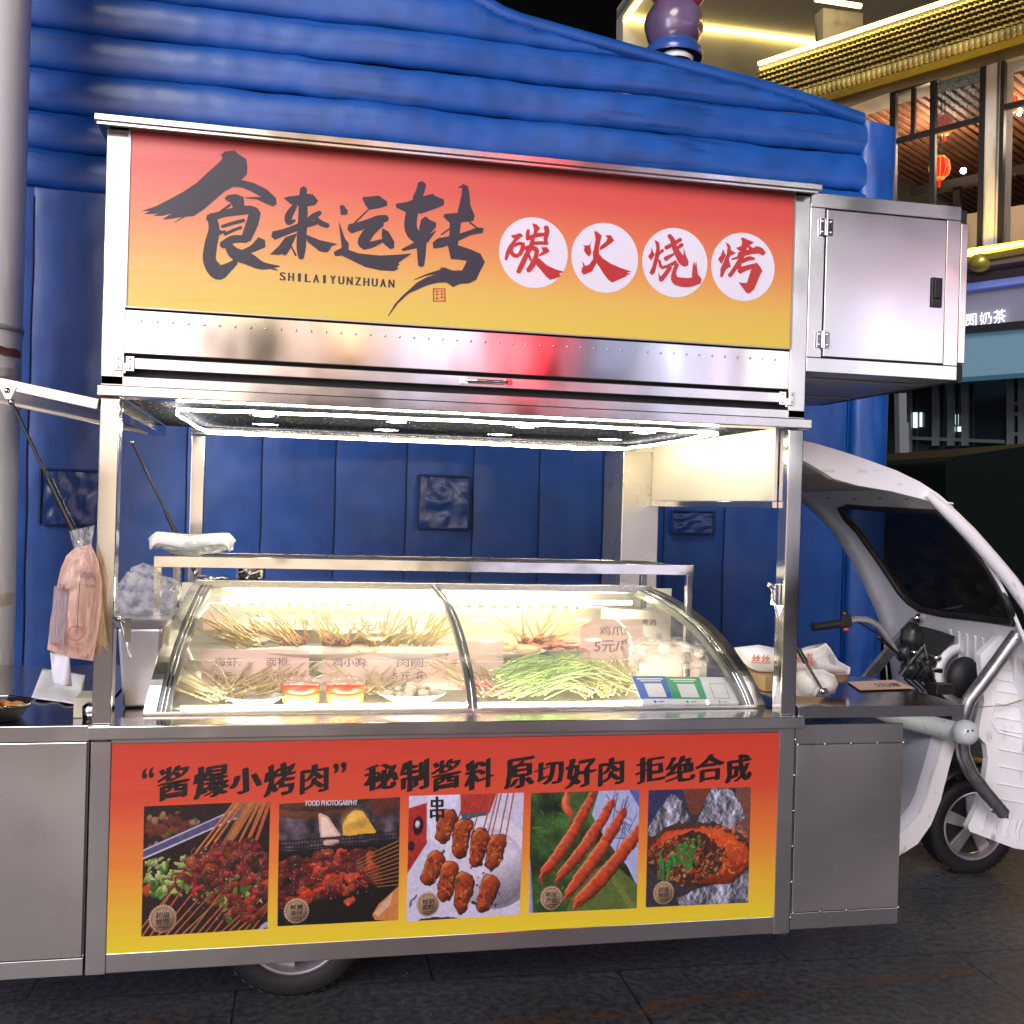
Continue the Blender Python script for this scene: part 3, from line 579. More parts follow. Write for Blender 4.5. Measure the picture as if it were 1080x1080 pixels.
for i, (c, tl, tr, bl, br, t1, t2, bd) in enumerate(pics):
    YP = -.0036; P = [A(x, y, YP) for x, y in (tl, tr, bl, br)]
    gy = c.im.mean(2, keepdims=True); c.im = np.clip((gy+(c.im-gy)*.88)*1.04+(c.nz(25, 77+i, 2)[..., None]-.5)*.09+(c.nz(9, 97+i, 2)[..., None]-.5)*.09, 0, 1)
    o = c.sheet('food_photo', PRN, ban, *P); o['label'] = labels[i]
    g = MB(); tl_, tr_2, bl_ = P[0], P[1], P[2]; ex, ey = (tr_2-tl_), (bl_-tl_)
    def uvp(x, y): return tl_+ex*(x/1000)+ey*(y/1000)
    x, y, r = bd
    for tx, yy in ((t1, -.50), (t2, .02)):
        put_text(g, tx, uvp(x-r*.55, y+r*yy)+Vector((0,-.0006,0)), uvp(x+r*.55, y+r*yy)+Vector((0,-.0006,0)), uvp(x-r*.55, y+r*(yy+.46))+Vector((0,-.0006,0)), (0, -.0001, 0), bold=.012)
    for k in range(6): 
        a = uvp(x-r*.4+k*r*.14, y+r*.6)+Vector((0,-.0006,0)); e = ex*(r*.1/1000); f = ey*(r*.1/1000); g.poly([a, a+f, a+e+f, a+e])
    part(g, 'badge_text', PINK_T, 0, ban)
g = MB(); c2 = pics[1]; put_text(g, 'FOOD PHOTOGARPHY', A(322.5, 844.3, -.0042), A(377, 843.5, -.0042), A(322.5, 850, -.0042), (0,-.0001,0), bold=.004)
part(g, 'caption_text', mat('caption_white', '#c9c2cf', .5), 0, ban)
g = MB(); put_text(g, '串', A(454, 840.5, -.0042), A(468, 840, -.0042), A(454, 866.5, -.0042), (0,-.0001,0), bold=.05, rag=.03); part(g, 'caption_text', INKB, 0, ban)
# ---- interior ceiling, pelmet, LED rope, downlights
m, nt, b = new_mat('speckled_ceiling'); N, L = nt.nodes, nt.links
tc = N.new('ShaderNodeTexCoord'); v = N.new('ShaderNodeTexVoronoi'); v.inputs['Scale'].default_value = 48; L.new(tc.outputs['Object'], v.inputs['Vector'])
mr = N.new('ShaderNodeMapRange'); mr.inputs[1].default_value = .13; mr.inputs[2].default_value = .19; mr.inputs[3].default_value = 1; mr.inputs[4].default_value = 0; L.new(v.outputs['Distance'], mr.inputs[0])
mxc = N.new('ShaderNodeMix'); mxc.data_type = 'RGBA'; mxc.inputs['A'].default_value = (.045,.055,.085,1); mxc.inputs['B'].default_value = (.75,.60,.30,1); L.new(mr.outputs[0], mxc.inputs['Factor'])  # blue reflection put into the base colour, gold dots painted as LED sparkle
L.new(mxc.outputs['Result'], b.inputs['Base Color']); b.inputs['Roughness'].default_value = .30; b.inputs['Specular IOR Level'].default_value = .0
CEIL = m
part(MB().box(.052, 1.998, .06, YB, 1.762, 1.80), 'ceiling', CEIL, 0)
part(MB().box(1.985, 1.997, .062, YB-.003, 1.535, 1.762), 'side_pelmet', STEEL_C, .001)
part(MB().box(1.982, 2.0, .062, YB-.002, 1.512, 1.533), 'pelmet_rail', STEEL_M, .001)
part(MB().box(.145, 1.99, YB-.02, YB+.02, 1.735, 1.761).box(.004, .05, .062, YB, 1.722, 1.757), 'ceiling_rail', STEEL_M, .001)
LED = emis('led_rope_light', '#ffeccc', 25)
path = [AZ(x, y, 1.742) for x, y in ((184,433),(200,429.5),(300,432),(450,438),(640,447.5),(730,449.5),(738,453),(732,457.5),(700,462))]
P2 = [Vector(p) for p in path]; P2 = [Vector((p.x, max(p.y, .075), 1.742)) for p in P2]
P2 = [Vector((.17,.33,1.742)), Vector((.19,.12,1.742)), Vector((.5,.08,1.740)), Vector((1.0,.085,1.743)), Vector((1.5,.08,1.741)), Vector((1.78,.085,1.742)), Vector((1.82,.13,1.742)), Vector((1.84,.6,1.740)), Vector((1.84,1.10,1.742)), Vector((1.6,1.14,1.735)), Vector((1.2,1.13,1.742)), Vector((.8,1.14,1.738)), Vector((.4,1.13,1.742)), Vector((.215,1.12,1.742)), Vector((.19,.9,1.74)), Vector((.17,.33,1.742))]
fine = []
for i in range(len(P2)-1):
    for k in range(8): t = k/8; q_ = P2[i].lerp(P2[i+1], t); q_.z += .0012*math.sin(i*3+t*7); fine.append(q_)
rope = part(MB().tube(fine, .0046, 6, False), 'led_rope', LED, 0)
DL = emis('downlight_glow', '#fffbe8', 14)
for (x, y) in ((.42,.46),(.845,.48),(1.27,.45),(1.69,.47),(.42,.86),(.85,.88),(1.27,.87),(1.70,.88)):
    d = part(MB().lathe([(.033,-.001),(.043,-.003),(.045,0)], (x, y, 1.762), seg=24), 'downlight', CHROME, 0)
    part(MB().lathe([(.0001,-.004),(.02,-.0037),(.033,-.002)], (x, y, 1.762), seg=24), 'light_lens', DL, 0, d)
# ---- right upper cabinet
X0, X1, Z0, Z1 = W+.001, 2.572, 1.935, 2.487
cb = MB().box(X0, X1, .012, .95, Z0, Z0+.02).box(X0, X1, .012, .95, Z1-.02, Z1).box(X1-.015, X1, .012, .95, Z0+.02, Z1-.02).box(X0, X1-.015, .93, .95, Z0+.02, Z1-.02)
cb.box(X0+.05, X1-.05, .03, .04, Z0+.02, Z1-.02)
cab = part(cb, 'side_cabinet', STEEL_D, .001)
fr = MB().box(X0, X1, 0, .012, Z1-.045, Z1).box(X0, X1, 0, .012, Z0, Z0+.045).box(X0, X0+.05, 0, .012, Z0+.045, Z1-.045).box(X1-.05, X1, 0, .012, Z0+.045, Z1-.045)
part(fr, 'cabinet_frame', STEEL, .002, cab)
DOORM = mat('door_steel', (.64,.62,.64), .2, 1, bump=.0035, bscale=1.9, rvary=.07, vscale=2.4)
part(MB().box(X0+.053, X1-.053, -.004, .012, Z0+.049, Z1-.049), 'cabinet_door', DOORM, .002, cab)
for z in (Z1-.105, Z0+.10):
    h = MB().box(X0+.030, X0+.072, -.009, -.0045, z-.025, z+.025).tube([(X0+.051, -.011, z-.027), (X0+.051, -.011, z+.027)], .005, 8)
    for a in (-.014, .014):
        for b_ in (-.016, .016): h.ball((X0+.051+a, -.01, z+b_), .004, 6, 4)
    part(h, 'hinge', CHROME, 0, cab)
hx, hz = A(986.5, 309, 0).x, A(986.5, 309, 0).z
part(MB().box(hx-.019, hx+.019, -.010, -.005, hz-.047, hz+.047), 'door_handle', BLACKP, .008, cab)
part(MB().box(hx-.013, hx+.013, -.016, -.0102, hz-.02, hz+.04), 'latch_paddle', BLACKR, .004, cab)
part(MB().box(X1+.003, X1+.03, .004, .93, Z0+.055, Z1-.05), 'side_flap', STEEL, .003)
part(MB().box(X1+.001, X1+.026, .01, .92, Z1-.049, Z1-.008).box(X1+.001, X1+.026, .01, .92, Z0+.0, Z0+.053), 'flap_gasket', BLACKR, 0)  # darkness of the gaps put in as black blocks above and below the flap
part(MB().box(X0+.02, X1-.03, .12, .16, Z0-.006, Z0-.001).box(X0+.02, X1-.03, .6, .64, Z0-.006, Z0-.001), 'underside_rib', STEEL_D, 0)
# ---- lower side cabinets
X0, X1 = W+.002, 2.42
part(MB().box(X0, X1, .012, .62, .21, .83), 'lower_cabinet', STEEL_D, .001)
PANEL = mat('cabinet_panel_steel', (.56,.54,.52), .30, .93, bump=.0026, bscale=2, rvary=.12, vary=.12, vscale=1.6)
part(MB().box(X0, X1, 0, .0115, .212, .262), 'cabinet_rail', STEEL, .001); part(MB().box(X0, X1, 0, .0115, .785, .845), 'cabinet_rail', STEEL, .001)
part(MB().box(X0+.004, X1-.001, -.002, .0113, .2645, .7825), 'cabinet_panel', PANEL, .002)
bead = part(MB().ball((0,0,0), .0045, 6, 4, (1,.5,1)), 'weld_bead', CHROME, 0); bead.data.transform(Matrix.Translation(org(cart)))
bp_ = [(X0+.01+k*.09, z) for z in (.7837, .2633) for k in range(5)]+[(X0+.001, .25+k*.11) for k in range(6)]
for i, (x, z) in enumerate(bp_):
    o = bead if i == 0 else bead.copy(); o.location = Vector((x, -.001, z))-org(cart)
    if i: COL.objects.link(o)
lx0, lx1 = -.62, -.006
part(MB().box(lx0, lx1, .012, .9, .21, .83), 'lower_cabinet', STEEL_D, .001)
part(MB().box(lx0, lx1, 0, .0115, .202, .248), 'cabinet_rail', STEEL, .001); part(MB().box(lx0, lx1, -.004, .0115, .832, .874), 'cabinet_rail', STEEL, .001)
part(MB().box(lx0, lx1-.003, -.002, .0113, .2505, .8295), 'cabinet_panel', PANEL, .002)
part(MB().box(lx0, lx1, .012, 1.1, .832, .874), 'side_counter', STEEL_M, .002)
# ---- right fold-down shelf
sh = MB().box(2.053, 2.625, -.012, .56, .897, .903).box(2.053, 2.625, -.014, -.010, .868, .903).box(2.621, 2.625, -.010, .56, .872, .897)
shelf = part(sh, 'folding_shelf', STEEL_M, .001)
def strut(a, b, name='gas_strut'):
    a, b = Vector(a), Vector(b); m_ = a.lerp(b, .55)
    o = part(MB().tube([m_, b], .0085, 10), name, BLACKP, 0); part(MB().tube([a, m_], .0045, 8), 'rod', CHROME if name == 'x' else BLACKP, 0, o)
    part(MB().ball(a, .009, 8, 6), 'ball_joint', CHROME, 0, o); part(MB().ball(b, .010, 8, 6), 'ball_joint', CHROME, 0, o); return o
strut(A(868, 729, .02)+Vector((0,0,.0)), A(836, 675, .09))
bk = MB(); c = A(868, 731, .02); bk.add([c+Vector((-.028,0,-.012)), c+Vector((.028,0,-.012)), c+Vector((.012,0,.016)), c+Vector((-.012,0,.016)), c+Vector((-.028,.02,-.012)), c+Vector((.028,.02,-.012)), c+Vector((.012,.02,.016)), c+Vector((-.012,.02,.016))], [(0,1,2,3),(5,4,7,6),(0,4,5,1),(1,5,6,2),(2,6,7,3),(3,7,4,0)])
part(bk, 'strut_bracket', CHROME, .001)
# ---- left awning flap, slightly raised
flap = MB(); e = Vector((-.62, 0, 1.846)); hb = Vector((-.004, 0, 1.735))
d = (e-hb).normalized(); nn = Vector((-d.z, 0, d.x)); 
if nn.z < 0: nn = -nn
def slab(mb, p0, p1, y0, y1, t0, t1): return mb.hexa([p0+nn*t0+Vector((0,y0,0)), p1+nn*t0+Vector((0,y0,0)), p1+nn*t0+Vector((0,y1,0)), p0+nn*t0+Vector((0,y1,0)), p0+nn*t1+Vector((0,y0,0)), p1+nn*t1+Vector((0,y0,0)), p1+nn*t1+Vector((0,y1,0)), p0+nn*t1+Vector((0,y1,0))])
slab(flap, hb, e, .012, 1.13, -.002, .014); fl = part(flap, 'awning_flap', STEEL_D, 0)
for ya_, yb2_ in ((-.006, .011), (1.131, 1.15)): fe = MB(); slab(fe, hb, e, ya_, yb2_, -.014, .016); part(fe, 'flap_edge', STEEL, .002, fl)
t = A(8, 412, -.008); bk = MB(); bk.poly([t+Vector((-.022,-.003,.014)), t+Vector((.022,-.003,.010)), t+Vector((.008,-.003,-.022)), t+Vector((-.004,-.003,-.022))]); bk.ball(t+Vector((0,-.006,0)), .007, 8, 6); part(bk, 'strut_bracket', CHROME, 0, solid=.002)
strut(A(12, 424, -.01), A(84, 572, -.03)); strut(A(139, 466, 1.0), A(206, 604, .95))
# latches on the posts
for (x, y, yy) in ((818, 628, .03), (134, 665, .03)):
    c = A(x, y, yy); l = MB().box(c.x-.006, c.x+.012, c.y-.01, c.y+.02, c.z-.03, c.z+.035).tube([c+Vector((-.002,0,.02)), c+Vector((-.022,-.004,.03))], .006, 8).tube([c+Vector((-.018,-.004,.028)), c+Vector((.004,-.004,-.055)), c+Vector((.012,-.004,-.075))], .004, 8).ball(c+Vector((-.022,-.004,.032)), .009, 8, 6)
    part(l, 'draw_latch', CHROME, .001)
# ---- glass rack rail over the display case
rk = MB(); Yf, Yr = .42, .72; xl, xr = A(167, 592, Yf).x, A(727, 597, Yf).x; zt = A(167, 592, Yf).z
w_ = .034
rk.box(xl-.012, xr+.012, Yf-.012, Yf+.012, zt-.017, zt+.017).box(xl+.02, xr-.04, Yr-.012, Yr+.012, zt-.015, zt+.015)
rk.box(xl-.0115, xl+.0115, Yf+.012, Yr, zt-.012, zt+.015).box(xr-.0115-.04, xr+.0115-.04, Yf+.012, Yr, zt-.012, zt+.015)
for (x, y) in ((xl, Yf), (xr, Yf)): rk.box(x-.011, x+.011, y-.0115, y+.0115, .872, zt-.017)
for (x, y) in ((xl+.03, Yr), (xr-.06, Yr)): rk.box(x-.012, x+.012, y-.011, y+.011, .872, zt-.015)
part(rk, 'rack_rail', mat('rack_steel', (.60,.59,.57), .13, 1, bump=.0022, bscale=9), .001)
# ---- road wheels and hidden running gear
def wheel(c, R, w, rimr, spokes, axis_y=1):
    c = Vector(c); o = thing_part = None
    tyre = MB().lathe([(rimr, -w*.42), (rimr+.01, -w*.5), (R*.93, -w*.5), (R*.985, -w*.38), (R, -w*.2), (R, w*.2), (R*.985, w*.38), (R*.93, w*.5), (rimr+.01, w*.5), (rimr, w*.42)], c, 'y', 56)
    t = part(tyre, 'road_wheel', mat('tyre_rubber', (.016,.016,.018), .62, bump=.001, bscale=40), 0)
    tread = MB()
    for k in range(44):
        a = 2*PI*k/44
        for s in (-1, 1):
            q0 = c+Vector((math.cos(a)*(R-.0015), s*w*.25, math.sin(a)*(R-.0015))); tdir = Vector((-math.sin(a), s*.4, math.cos(a)))
            tread.bar(q0-tdir*.007+Vector((0,s*.001,0)), q0+tdir*.007, w*.3, .003, (math.cos(a), 0, math.sin(a)))
    part(tread, 'tread', BLACKR, 0, t)
    rim = MB().lathe([(rimr+.002, -w*.44), (rimr*.97, -w*.46), (rimr*.93, -w*.40), (rimr*.90, -w*.2), (rimr*.90, w*.3)], c, 'y', 48)
    rim.lathe([(rimr*.22, -w*.30), (rimr*.20, -w*.34), (.0001, -w*.34)], c, 'y', 20)
    for k in range(spokes):
        a = 2*PI*k/spokes+.3; u = Vector((math.cos(a), 0, math.sin(a))); v_ = Vector((-math.sin(a), 0, math.cos(a))); i0, i1 = rimr*.16, rimr*.93
        P = [c+u*i0-v_*rimr*.14+Vector((0,-w*.30,0)), c+u*i1-v_*rimr*.20+Vector((0,-w*.20,0)), c+u*i1+v_*rimr*.20+Vector((0,-w*.20,0)), c+u*i0+v_*rimr*.14+Vector((0,-w*.30,0))]
        rim.hexa([p+Vector((0,.014,0)) for p in P]+P)
    part(rim, 'rim', mat('rim_silver', (.70,.68,.70), .28, .6, vary=.2, vscale=12), .002, t)
    hb_ = MB().lathe([(rimr*.88, -w*.1), (rimr*.3, -w*.05), (.0001, -w*.05)], c, 'y', 32); part(hb_, 'brake_drum', mat('drum_iron', (.05,.045,.045), .6, .5), 0, t)
wheel((.56, .28, .225), .225, .12, .155, 6)
wheel((.56, 1.5, .225), .225, .12, .155, 6)
wheel((3.37, 1.0, .205), .205, .11, .142, 5)
part(MB().tube([(.56, .3, .225), (.56, 1.48, .225)], .022, 10).box(.3, 2.4, .55, .60, .231, .28).box(.3, 2.4, 1.05, 1.10, .231, .28), 'chassis', BLACKP, 0)
# ---- tricycle cab: windshield fairing seen from the driver's side
prof = [(1.765,2.20),(1.757,2.30),(1.72,2.46),(1.67,2.63),(1.59,2.81),(1.50,2.925),(1.42,3.01),(1.25,3.13),(1.04,3.24),(.82,3.31),(.70,3.33),(.5,3.34),(.3,3.34)]
def PX(z):
    for (za, xa), (zb, xb) in zip(prof, prof[1:]):
        if zb <= z <= za: t = (za-z)/(za-zb); return xa+(xb-xa)*t
    return prof[0][1] if z > prof[0][0] else prof[-1][1]
def hit(px, py, off=0):
    """where the sight line meets the inner face of the fairing"""
    d = ray(px, py); lo, hi = 2.2, 7.0
    f = lambda t: (CAM+d*t).x-(PX((CAM+d*t).z)-off)
    a = lo
    for i in range(400):
        t = lo+(hi-lo)*i/400
        if f(t) > 0:
            b0, b1 = t-(hi-lo)/400, t
            for _ in range(30):
                m_ = (b0+b1)/2
                if f(m_) > 0: b1 = m_
                else: b0 = m_
            return CAM+d*b1
    return CAM+d*4.2
def yfar(z):       # far edge of the cab opening bows inward near the roof
    return 1.45
# shell as strips in z between the near edge and the far edge
win = [(888,537),(898,533.5),(925,536),(957,537.5),(991,539.5),(1004,550),(1018,565),(1051,605.5),(1072,632),(1076,640),(1075,652),(1070,657),(1040,653),(996,648),(972,643),(960,635),(951,625),(929,592),(907,561),(893,546)]
W3 = [hit(*p) for p in win]
# unfold coordinates: (y, arc length down the profile)
def arc(z):
    s = 0
    for (za, xa), (zb, xb) in zip(prof, prof[1:]):
        if z <= zb: s += math.hypot(za-zb, xb-xa)
        elif z < za:
            t = (za-z)/(za-zb); s += t*math.hypot(za-zb, xb-xa); break
        else: break
    return s
def unarc(s):
    for (za, xa), (zb, xb) in zip(prof, prof[1:]):
        l = math.hypot(za-zb, xb-xa)
        if s <= l: t = s/l; return xa+(xb-xa)*t, za+(zb-za)*t
        s -= l
    return prof[-1][1], prof[-1][0]
from mathutils.geometry import tessellate_polygon, delaunay_2d_cdt
smax = arc(.60); smin = 0.0
border = [(.45+1.02*k/20, smin) for k in range(20)]+[(1.47, smin+(smax-smin)*k/46) for k in range(46)]+[(1.47-1.02*k/20, smax) for k in range(20)]+[(.45, smax-(smax-smin)*k/46) for k in range(46)]
wv = [(p.y, arc(p.z)) for p in W3]
pts = []; edges = []; 
def loop(P, n0): 
    k = len(P)
    for i, p in enumerate(P): pts.append(Vector(p)); edges.append((n0+i, n0+(i+1) % k))
loop(border, 0); loop(wv, len(border))
for i in range(1, 46):
    for j in range(1, 20): 
        y = .45+1.02*j/20; s_ = smin+(smax-smin)*i/46
        if min(math.hypot(y-a, s_-b) for a, b in wv) > .018: pts.append(Vector((y, s_)))
vo, eo, fo, *_ = delaunay_2d_cdt(pts, edges, [], 1, 1e-4)
def inpoly(y, s, P):
    ins = False
    for i in range(len(P)):
        (x0, y0), (x1, y1) = P[i], P[(i+1) % len(P)]
        if (y0 > s) != (y1 > s) and y < (x1-x0)*(s-y0)/(y1-y0)+x0: ins = not ins
    return ins
fs = [f for f in fo if not inpoly(sum(vo[i].x for i in f)/len(f), sum(vo[i].y for i in f)/len(f), wv)]
def onshell(y, s, off=0):
    x, z = unarc(s); e_ = min(y-.45, 1.47-y); rr = .05*max(0, 1-e_/.10)**2      # edges roll back towards the driver
    return Vector((x-off-rr*.6, y, z-rr*.25))
sh = MB(); sh.add([onshell(v.x, v.y) for v in vo], [tuple(f) for f in fs], True)
shell = part(sh, 'cab_shell', WPAINT, 0, solid=.012)
gl = MB(); gl.poly([onshell(y, s, -.004) for y, s in wv]); 
wg = MB(); gp = [Vector(p) for p in wv]; 
gpts = [Vector(p) for p in wv]+[Vector((.5+.95*j/14, smin+(smax-smin)*i/40)) for i in range(40) for j in range(15) if inpoly(.5+.95*j/14, smin+(smax-smin)*i/40, wv)]
vo2, _, fo2, *_ = delaunay_2d_cdt(gpts, [(i, (i+1) % len(wv)) for i in range(len(wv))], [], 1, 1e-4)
wg.add([onshell(v.x, v.y, 0) for v in vo2], [tuple(f) for f in fo2], True)
part(wg, 'windshield', thin_glass('smoked_glass', (.26,.21,.19), .30, .05, .022), 0, shell)
gk = MB(); gk.tube([onshell(y, s, .008) for y, s in wv+[wv[0], wv[1]]], .014, 8, False); part(gk, 'window_gasket', BLACKR, 0, shell)
# raised ribs, panel lines and little embossed marks on the fairing's inner face
rb = MB()
for k in range(9):
    p = [hit(1003+k*8.5, 664+k*2.2+t*(30+k*2), .006) for t in (0, .35, .7, 1)]; rb.tube(p, .007, 6)
for (y0) in (700, 722, 745): pass
for k in range(7):
    t0, t1 = hit(892+k*7.6, 560+k*14, .004), hit(915+k*6.2, 556+k*13.5, .004)
for pl_ in ([(868,524),(905,526),(950,530),(1000,536)], [(862,517),(905,519),(950,523),(1005,531)], [(888,566),(908,600),(925,635),(932,668),(936,720)], [(930,634),(950,640)], [(926,658),(975,668)], [(925,672),(955,674)]):
    rb.tube([hit(x, y, .003) for x, y in pl_], .0035, 6)
part(rb, 'moulded_ribs', WPAINT, 0, shell)
dk = MB()
for (x, y) in ((874,524),(901,524.5),(928,524.5),(956,525)):
    c = hit(x, y, .005); dk.tube([c+Vector((-.004,0,.008)), c+Vector((.0,.012,-.006)), c+Vector((-.002,-.012,-.006)), c+Vector((-.004,0,.008))], .0022, 5)
for (x, y) in ((979,528),(991,538),(930,628),(930,634),(858,531)): dk.ball(hit(x, y, .006), .006, 8, 6)
part(dk, 'fixing_clips', BLACKP, 0, shell)
# beige roof lining under the white roof skin
ln = MB().grid(lambda u, v: onshell(.47+v*.98, u*(arc(1.60)), .012), 14, 8)
part(ln, 'roof_lining', mat('beige_lining', (.62,.56,.46), .55, bump=.001, bscale=12, dirt=(.33,.29,.24), dscale=6), 0, shell, solid=.004)
def trace(pts, y, th, name, m, parent=None, bevel=.003):
    P = [A(px, py, y) for px, py in pts]; return MB().prism(P, (0, th, 0)).build(name, m, parent or cart, bevel=bevel)
roofskin = trace([(832,462),(858,467),(885,475),(915,485),(945,496),(970,508),(990,521),(1006,535),(1000,536),(975,527),(940,518),(905,512),(880,505),(862,494),(848,486),(832,482)], .44, .04, 'roof_valance', WPAINT, None, .008)
eb = MB(); 
for k_ in range(2): eb.tube([A(x, y, .43+k_*.03) for x, y in ((978,521),(1001,541),(1022,562),(1046,589),(1067,614),(1085,640),(1098,666))], [.014,.024,.026,.026,.026,.026,.026], 12)
part(eb, 'edge_roll', WPAINT, 0)
# near lower skirt in front of the wheel
skirt = trace([(1034,690),(1052,672),(1092,664),(1102,690),(1102,880),(1092,896),(1085,897),(1069,894.5),(1023,877),(1021,872),(1031,851),(1039,823),(1042,801),(1040,785),(1031,776),(1038,740)], .62, .03, 'front_skirt', WPAINT, None, .008)
rb = MB()
for k, y0 in enumerate((704,716,728,741,756,769,790,808,826,842)):
    rb.tube([A(1050+(k > 4)*4-(k > 7)*3, y0, .618), A(1090, y0+7, .618)], .0035, 6)
rb.tube([A(1052, 700, .618), A(1049, 745, .618), A(1046, 762, .618), A(1052, 772, .618), A(1085, 780, .618)], .004, 6)
for x in (1036,1048,1060,1072): rb.tube([A(x+5, 857+(x-1036)*.2, .616), A(x+1, 868+(x-1036)*.25, .616), A(x+2, 876+(x-1036)*.3, .616)], .006, 6)
part(rb, 'skirt_ribs', WPAINT, 0, skirt)
# round opening with black cowl behind the shelf end
cw = MB(); cc = A(1017, 715, .86)
cw.ball(cc, .078, 20, 14, (1.0, .6, 1.12)); part(cw, 'headlamp_cowl', BLACKR, 0)
cw = MB(); cr_ = A(1014, 710, .93); cw.add([cr_+Vector((math.cos(a)*r_, 0, math.sin(a)*r_)) for r_ in (.088, .125) for a in [2*PI*k/40 for k in range(40)]], [(k, (k+1) % 40, 40+(k+1) % 40, 40+k) for k in range(40)], True); part(cw, 'cowl_ring', WPAINT, 0, solid=.02)
# leg shield: a swept U-shaped step panel, with a flat lavender inner wall
inner = trace([(940,752),(1008,772),(1000,800),(985,850),(968,878),(940,892)], .80, .012, 'footwell_panel', mat('lavender_plastic', (.50,.50,.56), .45, coat=.1), None, .001)
def band(out, inn, y0, th, name, m):
    mb = MB(); n = len(out); o1 = [A(x, y, y0) for x, y in out]; i1 = [A(x, y, y0) for x, y in inn]; d_ = Vector((0, th, 0))
    for i in range(n-1): mb.hexa([o1[i], o1[i+1], i1[i+1], i1[i], o1[i]+d_, o1[i+1]+d_, i1[i+1]+d_, i1[i]+d_])
    return mb.build(name, m, cart, bevel=0, weld=True)
band([(1010,778),(1002,806),(992,845),(982,870),(968,890),(948,903),(925,910)], [(997,776),(988,806),(977,842),(970,858),(958,872),(945,882),(925,888)], .55, .10, 'step_edge', WPAINT)
band([(997,776),(988,806),(977,842),(970,858),(958,872),(945,882),(925,888)], [(984,772),(975,803),(965,838),(959,850),(951,860),(942,868),(925,874)], .575, .2, 'step_tray', mat('step_plastic', (.52,.53,.60), .3, coat=.4))
tb = MB().tube([A(895, 744, .75), A(945, 757, .68), A(1010, 772, .50)], .038, 20); part(tb, 'cross_tube', mat('pale_green_paint', (.52,.60,.60), .35, coat=.3, dirt=(.3,.32,.33), dscale=9), 0)
tb = MB().ball(A(1018, 772.5, .44), .046, 24, 16, (1.05, 1, 1)); part(tb, 'tube_end_cap', mat('cap_white', (.62,.66,.68), .3, coat=.4), 0)
part(MB().ball(A(1021,771,.393), .004, 6, 4).ball(A(1026,770.5,.394), .004, 6, 4), 'cap_screw', BLACKP, 0)
GALV = mat('galvanised_steel', (.42,.42,.43), .32, .9, bump=.0008, bscale=30, vary=.2, vscale=20)
part(MB().tube([A(1073,669,.50), A(1055,694,.50), A(1036,720,.50), A(1022,738,.50), A(1016,755,.51), A(1014,775,.53), A(1016,797,.53), A(1024,815,.53), A(1038,834,.53), A(1058,858,.53)], .026, 12), 'fork_tube', GALV, 0)
part(MB().hexa([A(1050,848,.52), A(1064,856,.52), A(1064,864,.52), A(1044,856,.52)]+[A(1050,848,.53), A(1064,856,.53), A(1064,864,.53), A(1044,856,.53)]).ball(A(1059,860,.515), .012, 10, 6, (1,.5,1)), 'tube_lug', CHROME, .002)
part(MB().ball(A(1073,673,.48), .012, 10, 6, (1,.5,1)), 'tube_bolt', CHROME, 0)
part(MB().bar(A(903,728,1.15), A(966,655,1.2), .05, .02, (0,1,0)), 'side_stay', GALV, .004)
part(MB().ball(A(970,652,1.15), .026, 12, 8, (1.2,.6,.8), .3, 2), 'stay_clamp', CHROME, 0)
# handlebar
hbp = [A(858,660,.88), A(872,659,.88), A(890,657,.88)]
bar = part(MB().tube([A(888,657,.88), A(902,653,.89), A(915,654,.9), A(926,660,.92), A(936,673,.94), A(945,688,.96), A(955,700,.97), A(962,706,.97)], .0135, 12), 'handlebar', mat('silver_bar', (.7,.7,.7), .25, .7), 0)
part(MB().tube([A(857,661,.88), A(862,661,.88), A(887,657.5,.88)], [.018,.016,.016], 14), 'grip', BLACKR, 0, bar)
part(MB().hexa([A(887,662,.86), A(899,661,.86), A(899,661,.9), A(887,662,.9), A(888,649,.86), A(898,648,.86), A(898,648,.9), A(888,649,.9)]).ball(A(891,647,.88), .016, 10, 8, (1,1,.8)), 'switch_block', BLACKP, .004, bar)
part(MB().ball(A(892.5,664,.85), .010, 8, 6, (1.3,1,.7)), 'switch_button', mat('red_plastic', (.6,.06,.03), .4), 0, bar)
blob = MB(); q = random.Random(9)
blob.ball(A(961,672,.95), .052, 16, 12, (.9,.8,1.15), .25, 1).ball(A(955,688,.95), .040, 14, 10, (1,.8,1), .3, 2).ball(A(962,706,.95), .046, 14, 10, (1.1,.8,.9), .3, 3).ball(A(980,700,.95), .035, 14, 10, (1.2,.8,.9), .3, 4)
blob.tube([A(950,712,.94), A(962,696,.93), A(975,680,.93)], .014, 8).tube([A(968,718,.96), A(990,705,.95), A(994,696,.95)], .012, 8)
part(blob, 'control_cluster', BLACKP, 0, bar)
cv = MB(); cp = [(969,664),(975,661),(990,665),(1007,671),(1006,676),(998,683),(999,689),(992,693),(980,690),(972,684)]
cv.prism([A(x, y, .93) for x, y in cp], (0, .05, 0)); part(cv, 'dash_cover', BLACKR, .012, bar)
cables = MB()
for s_ in range(6):
    x = 958+s_*6; cables.tube([A(x, 690+s_*2, .93), A(x+6*math.sin(s_), 704, .91), A(x-4, 716, .92), A(x+10, 728+s_, .95)], .005, 6)
cables.tube([A(925,672,.95), A(940,684,.94), A(952,694,.94)], .004, 6).tube([A(905,656,.9), A(925,668,.92), A(948,690,.93)], .004, 6)
part(cables, 'cables', BLACKR, 0, bar)
part(MB().ball(A(964,688,.91), .013, 10, 8).ball(A(989,694,.91), .016, 12, 8, (1.2,.7,.9)).tube([A(974,680,.92), A(978,696,.92)], .006, 8).tube([A(977,706,.93), A(992,707,.93)], [.014,.016], 10), 'metal_fittings', CHROME, 0, bar)
